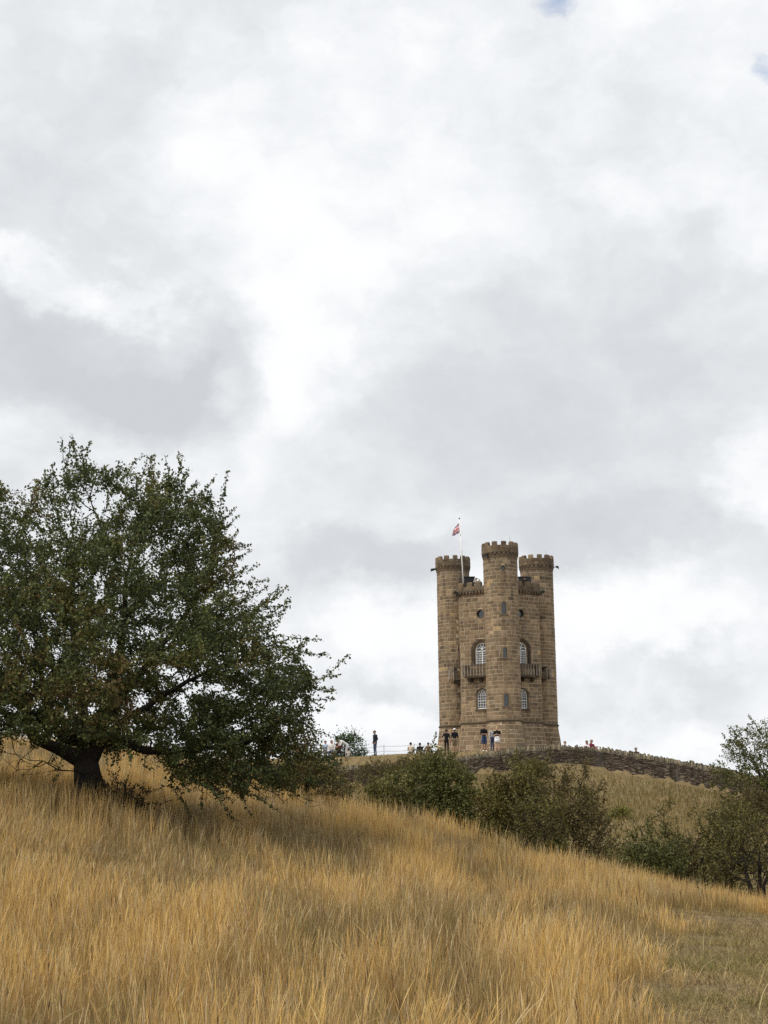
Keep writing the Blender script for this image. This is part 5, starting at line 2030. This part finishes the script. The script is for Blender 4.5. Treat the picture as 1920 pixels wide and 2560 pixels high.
def person(label, loc, rz, h, kind, top, bottom, skin=SKIN, shoes=(.03, .03, .03), hair=(.03, .02, .015), sleeve='short', leg='long', hat=None, skirt=None, long_hair=False, bulk=1.0, group=None, jacket=False, phone=False):
    P = {k: np.array(v) for k, v in pose(kind).items()}
    s = h / 1.75
    mb = MB()
    bones = []

    def bone(a, b, ra, rb, mi, flat=1.0, ax=None):
        capsule(mb, P[a] if isinstance(a, str) else a, P[b] if isinstance(b, str) else b, ra, rb, ax, flat=flat)
        bones.append((P[a] if isinstance(a, str) else a, P[b] if isinstance(b, str) else b, mi, max(ra, rb)))
    side = P['shL'] - P['shR']
    q = bulk
    bone('pel', 'wai', .155 * q, .135 * q, 2, .72, side)
    bone('wai', 'che', .135 * q, .165 * q, 1, .70, side)
    bone('che', P['che'] + (P['nec'] - P['che']) * .55, .165 * q, .12 * q, 1, .70, side)
    bone('shL', 'shR', .075 * q, .075 * q, 1)
    bone(P['che'] + (P['nec'] - P['che']) * .7, P['nec'] + (P['hea'] - P['nec']) * .4, .062, .054, 0)
    hd = P['hea']
    fwd = np.array([0, -1.0, 0])
    capsule(mb, hd + [0, 0, -.045], hd + [0, .012, .04], .078, .092, None, 12)
    capsule(mb, hd + [0, -.03, -.075], hd + [0, -.04, -.06], .052, .056, None, 8)      # jaw
    capsule(mb, hd + fwd * .088 + [0, 0, .005], hd + fwd * .108 + [0, 0, -.025], .012, .016, None, 6)   # nose
    for sg in (-1, 1):
        capsule(mb, hd + [.088 * sg, .01, .0], hd + [.092 * sg, .015, -.035], .016, .012, None, 6)      # ears
    bones.append((hd + [0, 0, -.06], hd + [0, 0, .05], 0, .09))
    for S_ in 'LR':
        bone('sh' + S_, 'el' + S_, .058 * q, .045 * q, 1)
        bone('el' + S_, 'wr' + S_, .043, .030, 1 if sleeve == 'long' else 0)
        w, e = P['wr' + S_], P['el' + S_]
        d = (w - e) / np.linalg.norm(w - e)
        sd = np.cross(d, [0, 1.0, .2])
        sd /= np.linalg.norm(sd)
        nn = np.cross(d, sd)
        palm = w + d * .075
        bone(w, palm, .030, .036, 0, .6, sd)
        for k, ln in enumerate((.062, .075, .07, .055)):                               # four fingers, slightly curled
            f0 = palm + sd * (.030 - .020 * k) + d * .01
            f1 = f0 + d * ln * .55 + nn * .01
            bone(f0, f1, .011, .010, 0)
            bone(f1, f1 + d * ln * .4 + nn * .025, .010, .009, 0)
        t0 = w + d * .03 + sd * .030
        bone(t0, t0 + sd * .035 + d * .03 + nn * .015, .012, .010, 0)                  # thumb
        bone('hi' + S_, 'kn' + S_, .088 * q, .060 * q, 0 if leg == 'bare' else 2)
        mid = P['kn' + S_] * .45 + P['an' + S_] * .55
        cm = 2 if leg == 'long' else 0
        bone('kn' + S_, mid, .056, .052, cm)
        bone(mid, 'an' + S_, .050, .036 if leg != 'long' else .046, cm)
        an = P['an' + S_]
        bone(an + [0, .03, -.035], an + [0, -.15, -.045], .040, .036, 3)
    if leg == 'shorts':
        for S_ in 'LR':
            a, b = P['hi' + S_], P['kn' + S_]
            capsule(mb, a + (b - a) * .3, a + (b - a) * .88, .098 * q, .090 * q, None)
    if jacket:
        capsule(mb, P['pel'] + [0, 0, .0], P['che'], .172 * q, .178 * q, side, flat=.76)
    tmp = bpy.data.meshes.new('tmp')
    tmp.from_pydata([tuple(np.array(v) * s) for v in mb.v], [], mb.f)
    to = bpy.data.objects.new('tmp', tmp)
    COL.objects.link(to)
    md = to.modifiers.new('r', 'REMESH')
    md.mode = 'VOXEL'
    md.voxel_size = .019
    sm = to.modifiers.new('s', 'SMOOTH')
    sm.iterations = 2
    sm.factor = .5
    dg = bpy.context.evaluated_depsgraph_get()
    me = bpy.data.meshes.new_from_object(to.evaluated_get(dg))
    bpy.data.objects.remove(to)
    bpy.data.meshes.remove(tmp)
    n = len(me.polygons)
    C = np.zeros(n * 3)
    me.polygons.foreach_get('center', C)
    C = C.reshape(-1, 3) / s
    best = np.full(n, 9.0)
    mi = np.zeros(n, np.int32)
    for a, b, m_, r_ in bones:
        ab = b - a
        t = np.clip(((C - a) @ ab) / (ab @ ab + 1e-9), 0, 1)
        d = np.linalg.norm(C - (a + t[:, None] * ab), axis=1) - r_ * .8
        better = d < best
        best = np.where(better, d, best)
        mi = np.where(better, m_, mi)
    if leg == 'shorts':                                # bare below the hem
        for S_ in 'LR':
            a, b = P['hi' + S_], P['kn' + S_]
            t = ((C - a) @ (b - a)) / ((b - a) @ (b - a))
            near = np.linalg.norm(C - (a + np.clip(t, 0, 1.3)[:, None] * (b - a)), axis=1) < .13
            mi = np.where((mi == 2) & near & (t > .97), 0, mi)
    if jacket:
        mi = np.where((mi == 2) & (C[:, 2] > P['pel'][2] - .10), 1, mi)
    me.polygons.foreach_set('material_index', mi)
    me.polygons.foreach_set('use_smooth', np.ones(n, bool))
    for c in (skin, top, bottom, shoes):
        me.materials.append(cloth(c))
    me.name = 'person'
    o = bpy.data.objects.new('person', me)
    COL.objects.link(o)
    o.location = loc
    o.rotation_euler = (0, 0, rz)
    tag(o, label, 'person', group)

    def shell(name, c, rx, ry, rz_, zcut, mat, back=0.0, dz=0.0):
        m = MB()
        nu, nv = 14, 8
        vs = []
        for j in range(nv + 1):
            ph = math.pi * .5 - (math.pi * .5 + math.asin(min(1, max(-1, -zcut)))) * j / nv
            for i in range(nu):
                th = 2 * math.pi * i / nu
                x, y, z = math.cos(ph) * math.cos(th), math.cos(ph) * math.sin(th), math.sin(ph)
                if y < 0 and z < .25: z = z * .2 + .2             # leave the face free
                vs.append((np.asarray(c) + [x * rx, y * ry + back * max(0, -z), z * rz_ + dz]) * s)
        fs = [(j * nu + i, j * nu + (i + 1) % nu, (j + 1) * nu + (i + 1) % nu, (j + 1) * nu + i) for j in range(nv) for i in range(nu)]
        m.add(vs, fs)
        return m.build(name, mat, o, True)
    shell('hair', hd + [0, .02, .03], .100, .108, .10, -.62 if not long_hair else -.95, cloth(hair), dz=.005)
    if long_hair:
        m = MB()
        capsule(m, (hd + [0, .06, -.02]) * s, (P['nec'] + [0, .085, -.08]) * s, .088 * s, .06 * s, (1, 0, 0), 10, .55)
        m.build('long_hair', cloth(hair), o, True)
    for sg in (-1, 1):
        m = MB()
        capsule(m, (hd + [.034 * sg, -.082, .012]) * s, (hd + [.036 * sg, -.083, .012]) * s, .011 * s, .011 * s, None, 6)
        m.build('eye', cloth((.02, .015, .012)), o, True)
    if hat:
        kind_, hc = hat
        shell('cap', hd + [0, .01, .045], .108, .115, .095, -.05, cloth(hc))
        m = MB()
        if kind_ == 'cap':
            v = [((hd + [.085 * math.cos(t), -.06 - .13 * math.sin(t), .06 - .02 * math.sin(t) + zz]) * s) for zz in (0, .012) for t in np.linspace(0, math.pi, 9)]
            m.add(v, [tuple(range(9)), tuple(range(17, 8, -1))] + [(i, i + 9, i + 10, i + 1) for i in range(8)])
        else:
            v = [((hd + [r * math.cos(t), .01 + r * math.sin(t), .055 + zz]) * s) for r, zz in ((.10, .012), (.185, -.012), (.185, -.02), (.10, 0)) for t in np.linspace(0, 2 * math.pi, 18, endpoint=False)]
            m.add(v, [(a * 18 + i, a * 18 + (i + 1) % 18, ((a + 1) % 4) * 18 + (i + 1) % 18, ((a + 1) % 4) * 18 + i) for a in range(4) for i in range(18)])
        m.build('brim', cloth(hc), o, True)
    if skirt:
        m = MB()
        prof = [(.15, 1.10), (.172, 1.0), (.195, .86), (.215, .66), (.205, .66), (.15, 1.05)]
        v = [np.array([r * math.cos(t), r * .72 * math.sin(t) * (1 + .05 * math.sin(5 * t)), z]) * s for r, z in prof for t in np.linspace(0, 2 * math.pi, 24, endpoint=False)]
        m.add(v, [(a * 24 + i, a * 24 + (i + 1) % 24, (a + 1) * 24 + (i + 1) % 24, (a + 1) * 24 + i) for a in range(5) for i in range(24)])
        m.build('skirt', cloth(skirt), o, True)
    return o


def spot(u, Y, v=1885):
    p = at(u, v, Y)
    return (p[0], p[1], hz(p[0], p[1]))


LB, JE, NV, BK, WH, GR = (.42, .52, .66), (.055, .075, .13), (.02, .032, .075), (.010, .010, .012), (.72, .72, .72), (.38, .38, .39)
person('man in dark jacket and blue jeans standing alone by the wire fence', spot(938, 106, 1889), R(-58), 1.76, 'pocket', (.018, .022, .028), JE, sleeve='long', hair=(.10, .09, .085), jacket=True, hat=('cap', (.11, .105, .10)), bulk=1.02)
person('woman in black with dark hair tied up seen from behind at the tower foot', spot(1117, 106.5), R(170), 1.66, 'arm_round', BK, BK, hair=(.02, .014, .01), bulk=1.02)
person('man in white cap and navy shirt next to the woman in black', spot(1137.5, 107), R(196), 1.74, 'stand', (.010, .011, .018), (.20, .15, .10), leg='shorts', hat=('cap', (.8, .8, .8)), hair=(.05, .04, .03))
person('man in black shirt and blue shorts looking at his hands before the tower', spot(1211, 101), R(24), 1.77, 'side_phone', BK, (.035, .06, .13), leg='shorts', shoes=(.75, .75, .75), hair=(.02, .016, .012), skin=(.36, .21, .15), bulk=1.06)
person('person in grey top and blue jeans half hidden behind the woman in white skirt', spot(1231, 100.2), R(40), 1.64, 'stand', GR, (.03, .05, .11), hair=(.25, .21, .17), sleeve='long')
person('woman in black top and white skirt standing before the tower', spot(1244, 99.2), R(-8), 1.69, 'phone', BK, (.7, .7, .72), leg='bare', skirt=(.78, .78, .80), hair=(.42, .30, .16), skin=(.52, .32, .24), shoes=(.55, .5, .45))
person('woman in white patterned jumper sitting at the wooden table', spot(829, 104), R(-10), 1.70, 'bench', (.62, .60, .58), (.10, .12, .16), sleeve='long', hair=(.16, .08, .045), long_hair=True)
person('person in pale blue shirt leftmost at the wooden table', spot(813.5, 104.4), R(30), 1.68, 'bench', LB, (.25, .27, .3), sleeve='long', hair=(.015, .014, .02))
person('person in dark maroon top sitting at the wooden table', spot(848, 105.2), R(5), 1.68, 'bench', (.065, .02, .022), (.03, .03, .04), sleeve='long', hair=(.14, .08, .05))
person('person in white shirt and cap bending over beside the wooden table', spot(866, 103.6), R(-70), 1.72, 'bend', WH, (.55, .56, .58), hat=('cap', (.62, .60, .56)))
person('child in grey top with dark hair sitting on the lawn near the bending person', spot(871, 102.6), R(175), 1.25, 'ground', (.42, .39, .36), (.05, .05, .07), hair=(.015, .012, .01))
person('person in beige top sitting on the lawn edge behind the wire fence', spot(1027, 112), R(165), 1.72, 'ground', (.58, .50, .40), (.12, .12, .08), hair=(.02, .016, .013), sleeve='long')
person('person in black top and dark hair sitting between two others behind the fence', spot(1050, 112.5), R(190), 1.66, 'ground', (.012, .015, .02), (.28, .22, .17), hair=(.012, .01, .008))
person('person in brown top sitting behind the fence nearest the tower', spot(1071, 112), R(200), 1.64, 'ground', (.24, .15, .11), (.2, .16, .1), hair=(.05, .035, .025), sleeve='long')
person('person in pale yellow top sitting low against the tower corner', spot(1099, 110.5), R(20), 1.55, 'ground', (.55, .50, .32), (.3, .26, .18), hair=(.4, .3, .16))
person('man in burgundy shirt sitting behind the wall coping', spot(1477, 96.6), R(10), 1.78, 'ground_turn', (.17, .018, .04), (.2, .05, .07), hair=(.30, .28, .26), sleeve='short', hat=('cap', (.34, .30, .28)))
person('girl with black hair in white top leaning on the man in burgundy', spot(1466.5, 96.3), R(-35), 1.60, 'ground_turn', (.72, .66, .70), (.45, .3, .33), hair=(.01, .009, .009), long_hair=True)
person('person in dark top and grey cap showing just above the wall', spot(1590, 96.0), R(15), 1.66, 'ground', (.02, .02, .024), (.06, .06, .07), hat=('cap', (.24, .26, .28)))
person('grey haired person in pale top sitting right of the tower foot', spot(1413, 103), R(60), 1.66, 'ground', (.52, .46, .40), (.3, .28, .26), hair=(.22, .2, .18))
_p = at(1190, 1455, T_D0 - 2.6)
person('person in beige hat and pale top raising both hands on the tower roof', (_p[0], _p[1], T_Z0 + ROOF), R(10), 1.72, 'peer', (.50, .44, .36), (.3, .27, .22), hat=('sun', (.42, .36, .27)), sleeve='long')
_p = at(1311, 1455, T_D0 - 2.5)
person('person in black leaning over the tower parapet on the roof', (_p[0], _p[1], T_Z0 + ROOF), R(-25), 1.72, 'lean', (.012, .012, .014), (.03, .03, .035), hair=(.06, .03, .02), sleeve='long')


# ------------------------------------------------------------------ small things
def picnic_table():
    p = np.array(spot(838, 104.6))
    root = empty('picnic_table', p, R(8))
    tag(root, 'dark weathered wooden picnic table with the seated group round it', 'table')
    for i in range(4):
        m = MB()
        m.box([0, -.27 + .18 * i, .74], (.95, .083, .02))
        m.build('tabletop_board', MAT['wood'], root)
    for sg in (-1, 1):
        for j in (0, 1):
            m = MB()
            m.box([0, sg * (.66 + .14 * j), .44], (.95, .06, .02))
            m.build('seat_board', MAT['wood'], root)
    for x in (-.7, .7):
        for sg in (-1, 1):
            m = MB()
            m.tube([[x, sg * .30, .72], [x, sg * .62, 0.0]], .045, 4)
            m.build('leg', MAT['wood'], root)
        m = MB()
        m.box([x + .05, 0, .40], (.03, .78, .04))
        m.build('cross_beam', MAT['wood'], root)


picnic_table()


def wire_fence():
    us = [884, 960, 1036, 1112]
    pts = [np.array(spot(u, 109.5 + .004 * (u - 884))) for u in us]
    root = empty('wire_fence', pts[0])
    tag(root, 'thin two strand wire fence along the lawn edge left of the tower', 'fence')
    for p in pts:
        m = MB()
        q = p - pts[0]
        m.tube([q - [0, 0, .1], q + [0, 0, .74]], .016, 6)
        m.build('post', MAT['wire'], root)
    for h in (.30, .66):
        m = MB()
        L = []
        for a, b in zip(pts[:-1], pts[1:]):
            for i in range(8):
                t = i / 8
                L.append(a + (b - a) * t - pts[0] + [0, 0, h - .05 * math.sin(math.pi * t)])
        L.append(pts[-1] - pts[0] + [0, 0, h])
        m.tube(L, .011, 5)
        m.build('wire', MAT['wire'], root)


wire_fence()
